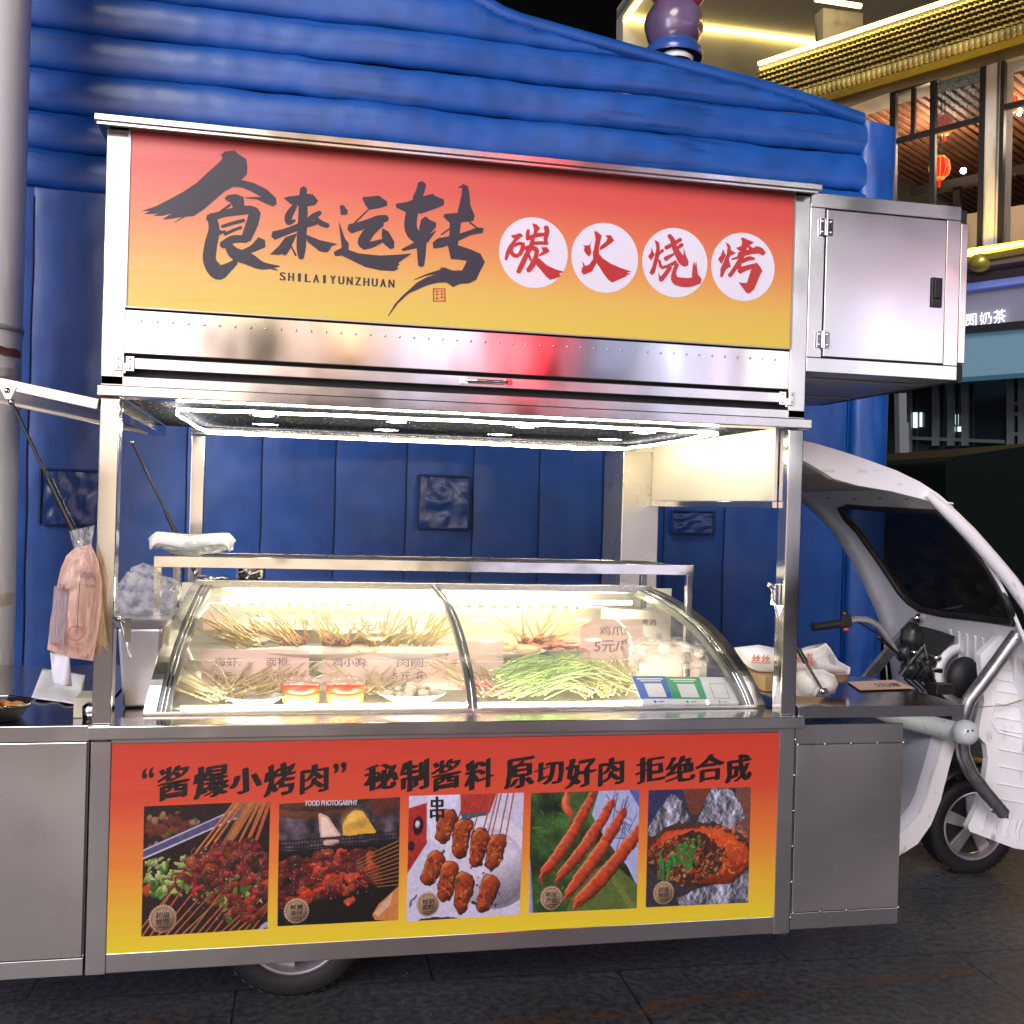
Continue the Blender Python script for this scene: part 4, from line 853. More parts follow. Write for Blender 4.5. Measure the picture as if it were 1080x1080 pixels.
part(MB().tube([A(984,700,.99), A(984,722,1.0), A(996,760,1.0), A(1012,830,1.0)], .034, 14), 'steering_stem', BLACKP, 0)
part(MB().tube([A(1000,745,.9), A(1030,746,.55), A(1060,744,.58), A(1079,738,.6)], .003, 5), 'thin_cable', mat('yellow_cable', (.35,.33,.18), .5), 0)
part(MB().box(2.95,3.03,.62,.68,.82,.86), 'wiring_box', BLACKP, .004)
arch = MB().grid(lambda u, v: Vector((3.37+(.235+.025*math.sin(PI*v))*math.cos(PI*(.12+.76*u)), 1.0-.075+.15*v, .225+(.235+.025*math.sin(PI*v))*math.sin(PI*(.12+.76*u)))), 24, 6)
part(arch, 'mudguard', BLACKP, 0, solid=.006)
# ================================================================= DISPLAY CASE
ZC = .869
case = thing('display_case', (1.0, .45, ZC), 'curved glass refrigerated display case glowing with cream light on the cart counter', 'display case')
def cpart(mb, name, m, bevel=.001, parent=None, **k): return mb.build(name, m, parent or case, bevel=bevel, **k)
# end profile (traced on each side at assumed depths), front foot to rear top
depth = [.13, .145, .17, .215, .28, .36, .46, .56, .64]
RPX = [(806,748),(800,733),(790,715),(777,696),(762,678),(745,661),(725,644),(703,629),(686,620)]
LPX = [(151,753),(155,735),(161,712),(168,690),(176,668),(184,650),(192,636),(199,626),(206,620)]
RP = [A(x, y, d) for (x, y), d in zip(RPX, depth)]; LP = [A(x, y, d) for (x, y), d in zip(LPX, depth)]
zs = [(a.z+b.z)/2 for a, b in zip(RP, LP)]
RP = [Vector((a.x, d, z)) for a, d, z in zip(RP, depth, zs)]; LP = [Vector((a.x, d, z)) for a, d, z in zip(LP, depth, zs)]
def smooth(P, k=4):
    out = []
    for i in range(len(P)-1):
        p0, p1, p2, p3 = P[max(i-1, 0)], P[i], P[i+1], P[min(i+2, len(P)-1)]
        for j in range(k):
            t = j/k; out.append(.5*((2*p1)+(p2-p0)*t+(2*p0-5*p1+4*p2-p3)*t*t+(3*p1-p0-3*p2+p3)*t**3))
    return out+[P[-1].copy()]
LS, RS = smooth(LP), smooth(RP)
def onglass(u, v, off=0):      # u across, v up the curve
    i = v*(len(LS)-1); k = min(int(i), len(LS)-2); t = i-k
    a = LS[k].lerp(LS[k+1], t); b = RS[k].lerp(RS[k+1], t); n = (LS[k+1]-LS[k]); n = Vector((0, -n.z, n.y)).normalized()
    return a.lerp(b, u)+n*off
gl = MB().grid(lambda u, v: onglass(.03+u*.94, .02+v*.95), 24, 28); cpart(gl, 'curved_glass', GLASS, 0)
FR = mat('case_frame_steel', (.60,.60,.56), .24, 1, bump=.0006, bscale=20)
SEAL = mat('grey_gasket', (.10,.115,.10), .3, coat=.6, bump=.001, bscale=60)
def ribbon(u0, u1, o0, o1, v0=0, v1=1, n=30):
    mb = MB()
    for k in range(n):
        a, b = v0+(v1-v0)*k/n, v0+(v1-v0)*(k+1)/n
        mb.hexa([onglass(u0, a, o0), onglass(u1, a, o0), onglass(u1, b, o0), onglass(u0, b, o0), onglass(u0, a, o1), onglass(u1, a, o1), onglass(u1, b, o1), onglass(u0, b, o1)])
    return mb
for (a, b, c_, d) in ((0, .020, .022, .038), (.962, .942, .98, 1.0)):
    cpart(ribbon(min(a, b) if a < .5 else .982, .018 if a < .5 else 1.0, -.03, .012), 'end_frame', FR, 0, weld=True)
    cpart(ribbon(.0185 if a < .5 else .962, .038 if a < .5 else .9815, -.02, .004), 'glass_gasket', SEAL, 0, weld=True)
    for uu in ((.025, .031) if a < .5 else (.969, .975)):
        t = MB().tube([onglass(uu, v/28, .006) for v in range(29)], .0025, 6); cpart(t, 'gasket_bead', CHROME, 0)
mid = ribbon(.492, .508, -.008, .010, .0, .99); cpart(mid, 'glass_divider', SEAL, 0, weld=True)
cpart(MB().tube([onglass(.5, v/28, .012) for v in range(29)], .003, 6), 'divider_bead', STEEL_M, 0)
# foot channel and top rails
f0, f1 = onglass(0, 0), onglass(1, 0); t0, t1 = onglass(0, 1), onglass(1, 1)
CREAM = mat('cream_enamel', (.72,.69,.56), .3, .25, coat=.3)
cpart(MB().hexa([f0+Vector((0,-.012,-.012)), f1+Vector((0,-.012,-.012)), f1+Vector((0,.02,-.012)), f0+Vector((0,.02,-.012)), f0+Vector((0,-.012,.012)), f1+Vector((0,-.012,.012)), f1+Vector((0,.02,.012)), f0+Vector((0,.02,.012))]), 'foot_channel', FR, .001)
cpart(MB().bar(t0+Vector((0,.0,.004)), t1+Vector((0,.0,.004)), .03, .028), 'top_rail', FR, .003)
cpart(MB().hexa([t0+Vector((0,.017,-.012)), t1+Vector((0,.017,-.012)), t1+Vector((0,.28,-.012)), t0+Vector((0,.28,-.012)), t0+Vector((0,.017,.010)), t1+Vector((0,.017,.010)), t1+Vector((0,.28,.010)), t0+Vector((0,.28,.010))]), 'case_top', STEEL_M, .002)
yb = t0.y+.27
cpart(MB().box(f0.x+.03, f1.x-.03, yb, yb+.012, ZC+.01, t0.z-.013), 'case_back', CREAM, 0)
cpart(MB().box(f0.x+.005, f1.x-.005, .15, yb, ZC+.002, ZC+.012), 'case_floor', CREAM, 0)
for s_, pf in ((0, LS), (1, RS)):
    e = MB(); pp = [p+Vector(((.012 if s_ == 0 else -.016), 0, -.02)) for p in pf]; pp = [Vector((p.x, max(p.y, .15), max(p.z, ZC+.013))) for p in pp]
    e.poly(pp+[Vector((pp[-1].x, yb, pp[-1].z)), Vector((pp[0].x, yb, ZC+.013))]); cpart(e, 'side_glass', thin_glass('side_glass_mat', (.93,.97,.95), .15, .02), 0)
# stepped rear shelf for the back row
cpart(MB().box(f0.x+.06, f1.x-.06, .47, yb-.01, ZC+.10, ZC+.11).box(f0.x+.06, f1.x-.06, .465, .475, ZC+.012, ZC+.11), 'rear_shelf', CREAM, 0)
LEDS = emis('case_led_light', '#fff0c4', 150); LEDB = emis('case_tube_light', '#fff4d6', 42)
zled = A(300, 637, .6).z
for (x0p, x1p, n_, yy) in ((238, 456, 17, 637), (482, 610, 10, 640)):
    a = A(x0p, yy, .60); b_ = A(x1p, yy+1.5, .60); st = cpart(MB().bar(a+Vector((0,.008,.004)), b_+Vector((0,.008,.004)), .012, .014), 'led_bar', mat('led_base', (.16,.14,.09), .5), 0)
    g = MB()
    for k in range(n_): g.ball(a.lerp(b_, (k+.5)/n_), .0058, 8, 6, (1.1, .8, 1.1))
    cpart(g, 'led_beads', LEDS, 0, st)
a, b_ = onglass(.06, .93, -.035), onglass(.94, .93, -.035); cpart(MB().tube([a, b_], .006, 8), 'light_tube', LEDB, 0)
a, b_ = onglass(.05, .06, -.02), onglass(.95, .06, -.02); cpart(MB().tube([a+Vector((0,.03,0)), b_+Vector((0,.03,0))], .004, 6), 'base_light', LEDB, 0)
# ---------------- food inside
q = random.Random(21)
BAM = mat('bamboo', (.66,.52,.24), .55, vary=.25, vscale=30); BAM2 = mat('bamboo_dark', (.42,.29,.12), .6, vary=.3, vscale=30)
MEATM = mat('raw_meat', (.46,.17,.12), .35, vary=.5, vscale=60, bump=.002, bscale=90, coat=.3); PALEM = mat('pale_meat', (.70,.55,.30), .4, vary=.3, vscale=50, bump=.002, bscale=80)
def make_skewer(m):
    s = MB().tube([(0,0,0), (.24,0,0)], [.0031,.0022], 5).build('skewer', BAM, None); ORG[s.name] = Vector((0,0,0))
    mt = MB()
    for k in range(4): mt.ball((.018+k*.016, .0, 0), .0080 if m is MEATM else .0052, 8, 6, (1.1, .9, .8), .5, k+q.random()*9)
    mt.build('meat', m, s); return s
protos = [make_skewer(MEATM), make_skewer(PALEM)]; used = [False, False]
def put_skewer(k, loc, rot, label, group):
    if not used[k]: o = protos[k]; used[k] = True
    else:
        o = protos[k].copy(); COL.objects.link(o)
        for ch in protos[k].children: d = ch.copy(); COL.objects.link(d); d.parent = o
    o.location = loc; o.rotation_euler = rot; tag(o, label, 'skewer', group); return o
# (photo x, photo y of the gathered ends, depth, count, lean, spread, kind)
clusters = [
 (262,690,.50,26,(-.9,-.3),1,'bamboo skewer fanned in the far left back corner of the case',.10),
 (312,690,.50,26,(-.8,-.1),0,'bamboo skewer leaning in the second bundle of the back left row',.10),
 (360,690,.50,24,(-.5,.2),0,'bamboo skewer leaning in the middle bundle of the back left row',.10),
 (408,690,.50,22,(-.4,.4),1,'bamboo skewer crossing in the fourth bundle of the back left row',.10),
 (450,692,.50,20,(-.2,.6),1,'bamboo skewer lying in the back row beside the glass divider',.10),
 (235,738,.26,32,(-1.3,1.3),1,'bamboo skewer fanned on the floor at the front left corner of the case',0),
 (290,734,.32,24,(-1.2,1.2),1,'bamboo skewer heaped behind the left red sauce jar',0),
 (392,728,.34,24,(-.9,1.1),1,'bamboo skewer heaped behind the right red sauce jar',0),
 (520,738,.30,34,(-1.1,1.0),0,'bamboo skewer heaped just right of the glass divider',0),
 (576,684,.50,24,(-.9,.9),0,'bamboo skewer with red meat behind the green chives',.10),
 (628,740,.28,38,(-1.0,.6),1,'bamboo skewer in the pale pile between chives and payment cards',0),
]
for ci, (px, py, d, n_, (l0, l1), kind, lab, zoff) in enumerate(clusters):
    c = A(px, py, d)
    for i in range(n_):
        t = (i+q.random())/n_; ang = l0+(l1-l0)*t
        tilt = -q.uniform(.35, .8) if zoff else -q.uniform(.12, .42)
        z = ZC+.02+zoff+q.uniform(0, .030)
        yaw = PI/2+ang*.8+q.uniform(-.15, .15) if not zoff else -PI/2+ang+q.uniform(-.2, .2)
        if zoff: loc = (c.x+q.uniform(-.05, .05), d+.17+q.uniform(-.03, .03), z+.0); tilt = -q.uniform(.22, .62); 
        else: loc = (c.x+q.uniform(-.05, .05), d-.02+q.uniform(-.03, .03), z); yaw = PI/2-ang+q.uniform(-.2, .2)
        put_skewer(kind, loc, (0, tilt, yaw), lab, 'bamboo skewers lying in the display case')
# pink price cards
CARD = mat('pink_card', (.82,.56,.48), .6, vary=.05); PEN = mat('marker_ink', (.26,.17,.15), .6)
def card(quad, d, lines, label, lean=.03, ink=PEN):
    """quad px: x0,y0,x1,y1"""
    x0, y0, x1, y1 = quad; tl, tr, bl, br = A(x0, y0, d+lean), A(x1, y0+(x1-x0)*.02, d+lean), A(x0, y1, d), A(x1, y1+(x1-x0)*.0, d)
    t = Vector((0, .0025, 0)); o = MB().hexa([bl, br, br+t, bl+t, tl, tr, tr+t, tl+t]).build('price_card', CARD, None); ORG[o.name] = Vector((0,0,0))
    tag(o, label, 'price card', 'pink price cards in the display case')
    g = MB(); ex, ey = tr-tl, bl-tl; off = Vector((0, -.001, .0))
    for (s, u0, v0, u1, v1) in lines: put_text(g, s, tl+ex*u0+ey*v0+off, tl+ex*u1+ey*v0+off, tl+ex*u0+ey*v1+off, (0,-.0002,0), bold=.004, rag=.012, lift=.08)
    if lines: g.build('handwriting', ink, o)
    return o
card((212,684,326,724), .40, [('海虾:', .12,.22,.36,.46),('3.元/个', .12,.60,.42,.82),('面根:', .60,.20,.82,.42),('3.元/个', .58,.58,.86,.82)], 'pink price card for prawns standing at the front left of the case')
card((340,687,470,721), .42, [('鸡小胸:', .08,.18,.36,.46),('肉圆:', .60,.16,.84,.44),('5元/串', .56,.58,.84,.84)], 'pink price card standing between the red jar and glass divider')
card((473,688,486,724), .41, [('千', .2,.2,.8,.45)], 'narrow pink price card just left of the glass divider')
card((490,676,531,712), .42, [], 'blank pink price card just right of the glass divider')
card((612,652,678,694), .50, [('鸡爪:', .3,.18,.72,.42),('5元/串', .22,.52,.82,.84)], 'pink price card tilted before the white drink carton', .05)
card((214,646,345,664), .80, [('3元/串', .55,.3,.85,.8)], 'long pink price card at the back left under the light')
card((348,647,452,668), .80, [('3.元/串', .2,.35,.6,.85)], 'pink price card at the back beside the divider')
# red-lidded sauce jars
JARG = thin_glass('jar_glass', (.9,.7,.45), .2, .05); LID = mat('red_lid', (.78,.07,.02), .3, coat=.4); SAUCE = mat('orange_sauce', (.70,.36,.08), .35, coat=.4)
for (x, lab) in ((317,'left red-lidded sauce jar at the front of the display case'),(364,'right red-lidded sauce jar at the front of the display case')):
    c = A(x, 741, .235); z0 = ZC+.013; t = thing('sauce_jar', (c.x, .25, z0), lab, 'jar', 'red-lidded sauce jars')
    b_ = (c.x, .25, z0); R_ = .056
    MB().lathe([(.001,0),(R_*.9,0),(R_,.01),(R_,.03),(R_*.9,.036),(.001,.036)], b_, seg=32).build('jar_body', SAUCE, t)
    MB().lathe([(R_*.95,.036),(R_*1.02,.037),(R_*1.03,.056),(R_*.98,.061),(.001,.061)], b_, seg=32).build('lid', LID, t)
    MB().lathe([(R_*.8,.0612),(R_*.95,.066),(R_*.8,.075),(R_*.4,.080),(.001,.081)], b_, seg=32).build('cling_film', film('cling_film_mat', (.9,.9,.88), .75, .1, .003), t)
# dishes
DISH = mat('white_dish', (.78,.78,.74), .25, coat=.4)
def dish(x, y, d, r, lab, zoff=0, sx=1.3):
    c = A(x, y, d); z0 = ZC+.013+zoff; t = thing('dish', (c.x, d, z0), lab, 'dish', 'white dishes in the display case'); mb = MB()
    mb.lathe([(.001,0),(r*.6,0),(r*.98,.026),(r,.028),(r*.93,.026),(r*.58,.005),(.001,.005)], (0,0,0), seg=32)
    for v in mb.v: v.x *= sx
    mb.v = [v+Vector((c.x, d, z0)) for v in mb.v]; mb.build('plate', DISH, t); return t, Vector((c.x, d, z0))
def heap(name, c, n_, r, sz, m, lab, cat, seed, sc=(1,.8,.7), asp=1.3, parent=None):
    q2 = random.Random(seed); mb = MB()
    for i in range(n_):
        a = q2.uniform(0, 6.3); d = r*math.sqrt(q2.random()); mb.ball(c+Vector((d*math.cos(a)*asp, d*math.sin(a), sz*.6+(1-d/r)*sz*1.2)), sz*q2.uniform(.7, 1.1), 10, 7, sc, .3, i)
    o = mb.build(name, m, parent); 
    if not parent: ORG[o.name] = Vector((0,0,0))
    return tag(o, lab, cat) if cat else o
t, c = dish(434, 738, .27, .085, 'white dish of pale dumplings at the front left of the divider'); heap('fish_balls', c+Vector((0,0,.012)), 16, .06, .02, mat('dumpling', (.70,.62,.48), .4, coat=.2, bump=.002, bscale=60), '', None, 1, parent=t)
t, c = dish(535, 676, .50, .09, 'white dish of orange sausage slices right of the divider', .10, 1.5); heap('sausages', c+Vector((0,0,.015)), 22, .07, .02, mat('orange_sausage', (.72,.40,.20), .35, vary=.3, coat=.3), '', None, 2, (1.6,.7,.6), parent=t)
t, c = dish(590, 680, .58, .10, 'white dish of red meat slices behind the chives', .10, 1.4); heap('meat_slices', c+Vector((0,0,.015)), 30, .08, .02, MEATM, '', None, 3, (1.4,.8,.4), parent=t)
t, c = dish(268, 744, .24, .075, 'white dish wrapped in film at the front left corner', 0, 1.2)
t, c = dish(330, 700, .5, .10, 'white dish under the skewers in the back left row', .10, 2.2)
t, c = dish(430, 700, .5, .09, 'white dish under the skewers beside the divider in the back row', .10, 2.0)
# chives, laid in a green bunch
def blades(name, px, py, d, n_, wid, ln, m, lab, cat, seed, az=0, rise=.05, grp=None):
    q2 = random.Random(seed); c = A(px, py, d); mb = MB()
    for i in range(n_):
        x = c.x+q2.uniform(-wid, wid); y = d+q2.uniform(-.07, .09); z = ZC+.018+q2.random()*rise; a = az+q2.uniform(-.35, .35); L_ = ln*q2.uniform(.7, 1)
        p = [Vector((x, y, z)), Vector((x+math.sin(a)*L_*.5, y+math.cos(a)*L_*.5, z+.02+q2.random()*.02)), Vector((x+math.sin(a)*L_+q2.uniform(-.02,.02), y+math.cos(a)*L_, z+.02+q2.random()*.04))]
        mb.tube(p, [.0026,.0024,.001], 4)
    o = mb.build(name, m, None); ORG[o.name] = Vector((0,0,0)); return tag(o, lab, cat, grp)
blades('chive_bunch', 545, 736, .26, 130, .09, .21, mat('chive_green', (.36,.50,.20), .5, vary=.4, vscale=40), 'large bunch of green chives on the case floor right of the divider', 'vegetables', 1, 1.25, .085)
blades('garlic_shoot_bunch', 646, 738, .32, 90, .09, .24, mat('pale_shoot', (.50,.52,.22), .5, vary=.3, vscale=40), 'bunch of pale garlic shoots beside the green chives', 'vegetables', 2, -.9, .07)
blades('noodle_bunch', 652, 722, .36, 60, .05, .2, mat('pale_straw', (.60,.55,.30), .5, vary=.3, vscale=40), 'small bunch of straw-coloured shoots behind the payment cards', 'vegetables', 5, .2, .07)
# wrapped eggs, tins, carton
c = A(700, 706, .46); t = thing('egg_pack', (c.x, .46, ZC+.013), 'clear plastic pack of round white eggs behind the payment cards', 'egg pack')
for (x, y) in ((676,686),(700,684),(724,683),(678,704),(737,688)):
    MB().ball(A(x, y, .42), .020, 14, 10, (1,.8,1)).build('egg', mat('egg_white', (.80,.78,.72), .35, coat=.3), t)
p0, p1 = A(664, 704, .40), A(748, 672, .40)
MB().grid(lambda u, v: Vector((p0.x+(p1.x-p0.x)*u, .385-.02*math.sin(PI*u)+.05*v+.006*math.sin(u*23+v*9), p0.z+(p1.z-p0.z)*v*(1-.12*abs(u-.5)))), 24, 10).build('plastic_wrap', film('pack_film', (.86,.80,.76), .70, .15, .0015), t)
MB().box(p0.x+.01, p1.x-.01, .44, .58, ZC+.014, A(700,680,.5).z).build('carton_body', mat('pink_carton', (.72,.58,.50), .5), t, bevel=.006)
for i, (x, r_) in enumerate(((724, .034),(752, .032))):
    c = A(x, 714, .36); mb = MB().lathe([(r_*.96,0),(r_,.002),(r_*.98,.004),(r_*.98,.032),(r_,.034),(r_*.97,.036),(r_*.9,.0345),(.001,.0345)], (c.x, .40, ZC+.013), seg=32)
    o = mb.build('food_tin', mat('gold_tin', (.66,.56,.30), .25, .9), None); ORG[o.name] = Vector((0,0,0)); tag(o, ('left' if i == 0 else 'right')+' one of two low gold tins behind the payment cards', 'tin', 'gold tins')
o = MB().box(A(640,650,.7).x, A(704,650,.7).x, .66, .78, ZC+.112, A(650,643,.66).z).build('drink_carton', mat('white_carton', (.76,.74,.68), .5), None, bevel=.003); ORG[o.name] = Vector((0,0,0)); tag(o, 'white carton with dark lettering at the back right of the case', 'carton')
g = MB(); put_text(g, '口口啤酒', A(660,652,.659), A(692,653,.659), A(660,659,.659), (0,-.0003,0), bold=.008); put_text(g, '品', A(692,668,.659), A(698,668,.659), A(692,674,.659), (0,-.0003,0), bold=.02); g.build('carton_lettering', PEN, o)
# payment cards (code areas left blank)
def paycard(q4, base, lab, seal):
    tl, tr, br, bl = [A(x, y, d) for x, y, d in q4]; t = Vector((0, .003, 0)); white = mat('card_white', (.80,.80,.80), .35, coat=.3)
    o = MB().hexa([bl, br, br+t, bl+t, tl, tr, tr+t, tl+t]).build('payment_card', white, None); ORG[o.name] = Vector((0,0,0)); tag(o, lab, 'payment card', 'payment cards')
    ex, ey, n_ = tr-tl, bl-tl, Vector((0,-.0012,0))
    def rc(u0, v0, u1, v1, m, nm, k=1): MB().poly([tl+ex*u0+ey*v0+n_*k, tl+ex*u0+ey*v1+n_*k, tl+ex*u1+ey*v1+n_*k, tl+ex*u1+ey*v0+n_*k]).build(nm, m, o)
    if base:
        rc(0, 0, 1, .80, base, 'colour_field'); rc(.26, .26, .78, .74, white, 'blank_square', 1.4)
        g = MB()
        for v0, v1, u0, u1 in ((.07,.12,.12,.88),(.15,.19,.2,.8)): g.poly([tl+ex*u0+ey*v0+n_*1.4, tl+ex*u0+ey*v1+n_*1.4, tl+ex*u1+ey*v1+n_*1.4, tl+ex*u1+ey*v0+n_*1.4])
        g.build('text_bar', mat('card_text_pale', (.75,.78,.6), .5), o)
    if not base: rc(.24, .22, .80, .78, seal, 'colour_field'); rc(.27, .25, .77, .75, white, 'blank_square', 1.4)
    g = MB(); c_ = tl+ex*.38+ey*.9+n_*1.5; e1, e2 = ex.normalized()*.005, ey.normalized()*.005
    g.poly([c_+e1*math.cos(a)+e2*math.sin(a) for a in [2*PI*k/14 for k in range(14)]]); g.poly([c_+e1*2-e2*.4, c_+e1*2+e2*.4, c_+e1*6+e2*.4, c_+e1*6-e2*.4])
    g.build('logo_mark', seal, o)
BLU = mat('pay_blue', (.02,.12,.52), .35, coat=.4); GRN = mat('pay_green', (.02,.36,.14), .35, coat=.4)
dd = .150
paycard([(666,713,.235),(702,713,.235),(714,743,dd),(678,743,dd)], BLU, 'blue payment card with a blank white square, leftmost behind the glass', BLU)
paycard([(701,713.5,.233),(737,714,.233),(746,743,dd-.002),(712,743,dd-.002)], GRN, 'green payment card with a blank white square between blue and white cards', GRN)
paycard([(738,714,.228),(768,714.5,.228),(780,743,dd-.003),(748,743,dd-.003)], None, 'plain white payment card, rightmost behind the glass', mat('soft_green', (.3,.45,.32), .5))
# ================================================================= LOOSE THINGS ON THE CART
# steel pan with plastic bag at the left of the case
c0, c1 = A(124, 658, .30), A(172, 652, .30)
pan = thing('steel_pan', (.09, .42, ZC), 'deep stainless steel pan behind the left front post', 'steel pan')
x0, x1, zt = A(120, 650, .26).x, A(176, 650, .26).x, A(150, 652, .26).z
mb = MB().hexa([(x0+.03,.27,ZC+.001),(x1-.03,.27,ZC+.001),(x1-.03,.55,ZC+.001),(x0+.03,.55,ZC+.001),(x0+.012,.255,zt-.03),(x1-.012,.255,zt-.03),(x1-.012,.57,zt-.03),(x0+.012,.57,zt-.03)])
PANS = mat('pan_steel', (.60,.58,.60), .36, .7, bump=.001, bscale=6)
mb.build('pan_body', PANS, pan, bevel=.008)
MB().hexa([(x0+.012,.256,zt-.0299),(x1-.012,.256,zt-.0299),(x1-.012,.569,zt-.0299),(x0+.012,.569,zt-.0299),(x0-.012,.235,zt),(x1+.012,.235,zt),(x1+.012,.59,zt),(x0-.012,.59,zt)]).build('pan_rim', PANS, pan, bevel=.006)
def crumple(c, r, sc, seed, jit=.5, seg=40, rings=28):
    vs = []; 
    for i in range(rings+1):
        p = PI*i/rings
        for k in range(seg):
            t = 2*PI*k/seg; d = Vector((math.sin(p)*math.cos(t), math.sin(p)*math.sin(t), math.cos(p)))
            m_ = 1+jit*noise.noise(d*1.7+Vector((seed,0,0)))-jit*.9*abs(noise.noise(d*2.2+Vector((0,seed,0))))-jit*.18*abs(noise.noise(d*3.6+Vector((0,0,seed))))
            vs.append(Vector(c)+Vector((d.x*sc[0], d.y*sc[1], d.z*sc[2]))*r*m_)
    mb = MB(); mb.add(vs, [(i*seg+k, (i+1)*seg+k, (i+1)*seg+(k+1) % seg, i*seg+(k+1) % seg) for i in range(rings) for k in range(seg)], True); return mb
BAG = film('clear_bag_film', (.92,.93,.94), .66, .1, .0005)
o = crumple((.085, .40, zt+.055), .105, (.90,1.1,.85), 4, .30).build('plastic_bag', BAG, None); ORG[o.name] = Vector((0,0,0)); tag(o, 'crumpled clear plastic bag heaped on the steel pan', 'plastic bag')
# foam tray wrapped in film on the rack
c = A(203, 570, .45); zr = A(167, 592, .42).z+.018
ft = thing('foam_tray', (c.x, .46, zr), 'white foam tray upturned on the left end of the rack', 'foam tray')
mb = MB().grid(lambda u, v: Vector((c.x+(u-.5)*.235*(1+.10*math.sin(PI*v)), .42+(v-.5)*.16+.04, zr+.064+.006*math.cos(u*7)*(1-.5*v)-.030*max(0, abs(u-.5)*2-.86)/.14*.7-.03*max(0, abs(v-.5)*2-.8)/.2)), 26, 14)
mb.build('tray_shell', mat('foam_white', (.80,.81,.78), .5, bump=.001, bscale=50), ft, solid=.008)
crumple((c.x+.005, .45, zr+.034), .11, (1.02,.72,.30), 8, .25).build('film_wrap', film('tray_film', (.72,.76,.75), .40, .12, .008), ft)
# dark round lid on the case top, left
c = A(218, 612, .8); o = MB().lathe([(.001,.004),(.055,.004),(.062,0),(.062,.003),(.055,.008),(.001,.009)], (c.x+.02, .80, t0.z+.012), seg=36).build('pan_lid', STEEL_M, None); ORG[o.name] = Vector((0,0,0)); tag(o, 'round steel lid lying on the left of the display case top', 'lid')
c = A(265, 600, .85); o = MB().lathe([(.045,0),(.05,.002),(.05,.07),(.046,.072),(.001,.07)], (c.x, .83, t0.z+.012), seg=32).build('steel_cup', STEEL_M, None, bevel=0); ORG[o.name] = Vector((0,0,0)); tag(o, 'short steel cup standing under the rack on the case top', 'cup')
# hanging bag of white gloves on the left strut
HB = film('peach_bag_film', (.88,.62,.50), .14, .2, .009)
bag = thing('glove_bag', tuple(A(88, 640, -.06)), 'peach pink plastic bag of gloves hanging on the left gas strut', 'plastic bag')
outl = [(76,560),(100,553),(102,575),(107,590),(114,618),(112,648),(106,680),(97,697),(80,694),(62,690),(49,683),(52,655),(58,622),(63,600),(70,585),(80,578)]
yb_ = -.055
P = [A(x, y, yb_) for x, y in [(70,586),(80,577),(96,574),(103,590),(108,615),(106,650),(98,697),(75,694),(50,685),(53,655),(59,622),(64,600)]]
cen = sum(P, Vector())/len(P); mb = MB(); n = len(P); L_ = 10; vs = []
for s_ in range(L_+1):
    t = s_/L_
    for p in P: 
        qv = cen.lerp(p, t); b_ = .032*(1-t*t)+.004*noise.noise(qv*30); vs.append(qv+Vector((0, -b_, 0)))
mb.add(vs, [(s_*n+k, (s_+1)*n+k, (s_+1)*n+(k+1) % n, s_*n+(k+1) % n) for s_ in range(L_) for k in range(n)], True)
vs2 = [Vector((v.x, 2*yb_-v.y, v.z)) for v in vs]; mb.add(vs2, [(s_*n+(k+1) % n, (s_+1)*n+(k+1) % n, (s_+1)*n+k, s_*n+k) for s_ in range(L_) for k in range(n)], True)
mb.build('bag_body', HB, bag, weld=True)
g = MB(); g.grid(lambda u, v: A(103+u*(3+9*v)-1, 590+v*85+u*12, yb_+.004+.02*u), 4, 10); g.build('side_fold', film('yellow_fold', (.80,.58,.30), .15, .35, .005), bag)
g = MB(); g.grid(lambda u, v: A(73+u*(27-v*10)+v*6, 560-u*6+v*22, yb_+.004*math.sin(u*9)), 8, 6); g.build('bag_header', film('header_film', (.80,.80,.82), .55, .1, .004), bag)
g = MB().grid(lambda u, v: A(57+u*15-v*5, 618+v*62+u*3, yb_-.040+.006*u), 4, 8); g.build('printed_strip', film('grey_strip', (.50,.44,.50), .15, .35, .004), bag)
yt = yb_-.040; g = MB(); put_text(g, '洁爽', A(84,602,yt), A(101,604,yt), A(84,609,yt), (0,-.0003,0), bold=.015); put_text(g, '一次性', A(83,614,yt), A(101,617,yt), A(83,618,yt), (0,-.0003,0), bold=.01)
put_text(g, '洁爽', A(62,615,yt-.01), A(69,616,yt-.01), A(61,623,yt-.01), (0,-.0003,0), bold=.02)
g.build('bag_lettering', mat('brown_print', (.16,.10,.12), .5), bag)
g = MB(); put_text(g, '手套', A(54,676,yt-.006), A(61,677,yt-.006), A(54,681,yt-.006), (0,-.0003,0), bold=.03); put_text(g, '卫生', A(73,681,yt), A(85,683,yt), A(73,685,yt), (0,-.0003,0), bold=.03)
c_ = A(80, 668, yt-.002); 
for k in range(18):
    a0, a1 = 2*PI*k/18, 2*PI*(k+1)/18; g.poly([c_+Vector((math.cos(a0)*.02,0,math.sin(a0)*.02)), c_+Vector((math.cos(a1)*.02,0,math.sin(a1)*.02)), c_+Vector((math.cos(a1)*.017,0,math.sin(a1)*.017)), c_+Vector((math.cos(a0)*.017,0,math.sin(a0)*.017))])
g.build('red_print', mat('red_print', (.42,.10,.10), .5), bag)
g = MB().tube([A(84,614,yt-.001), A(81,668,yt-.004)], .0012, 4); g.build('seam_line', PEN, bag)
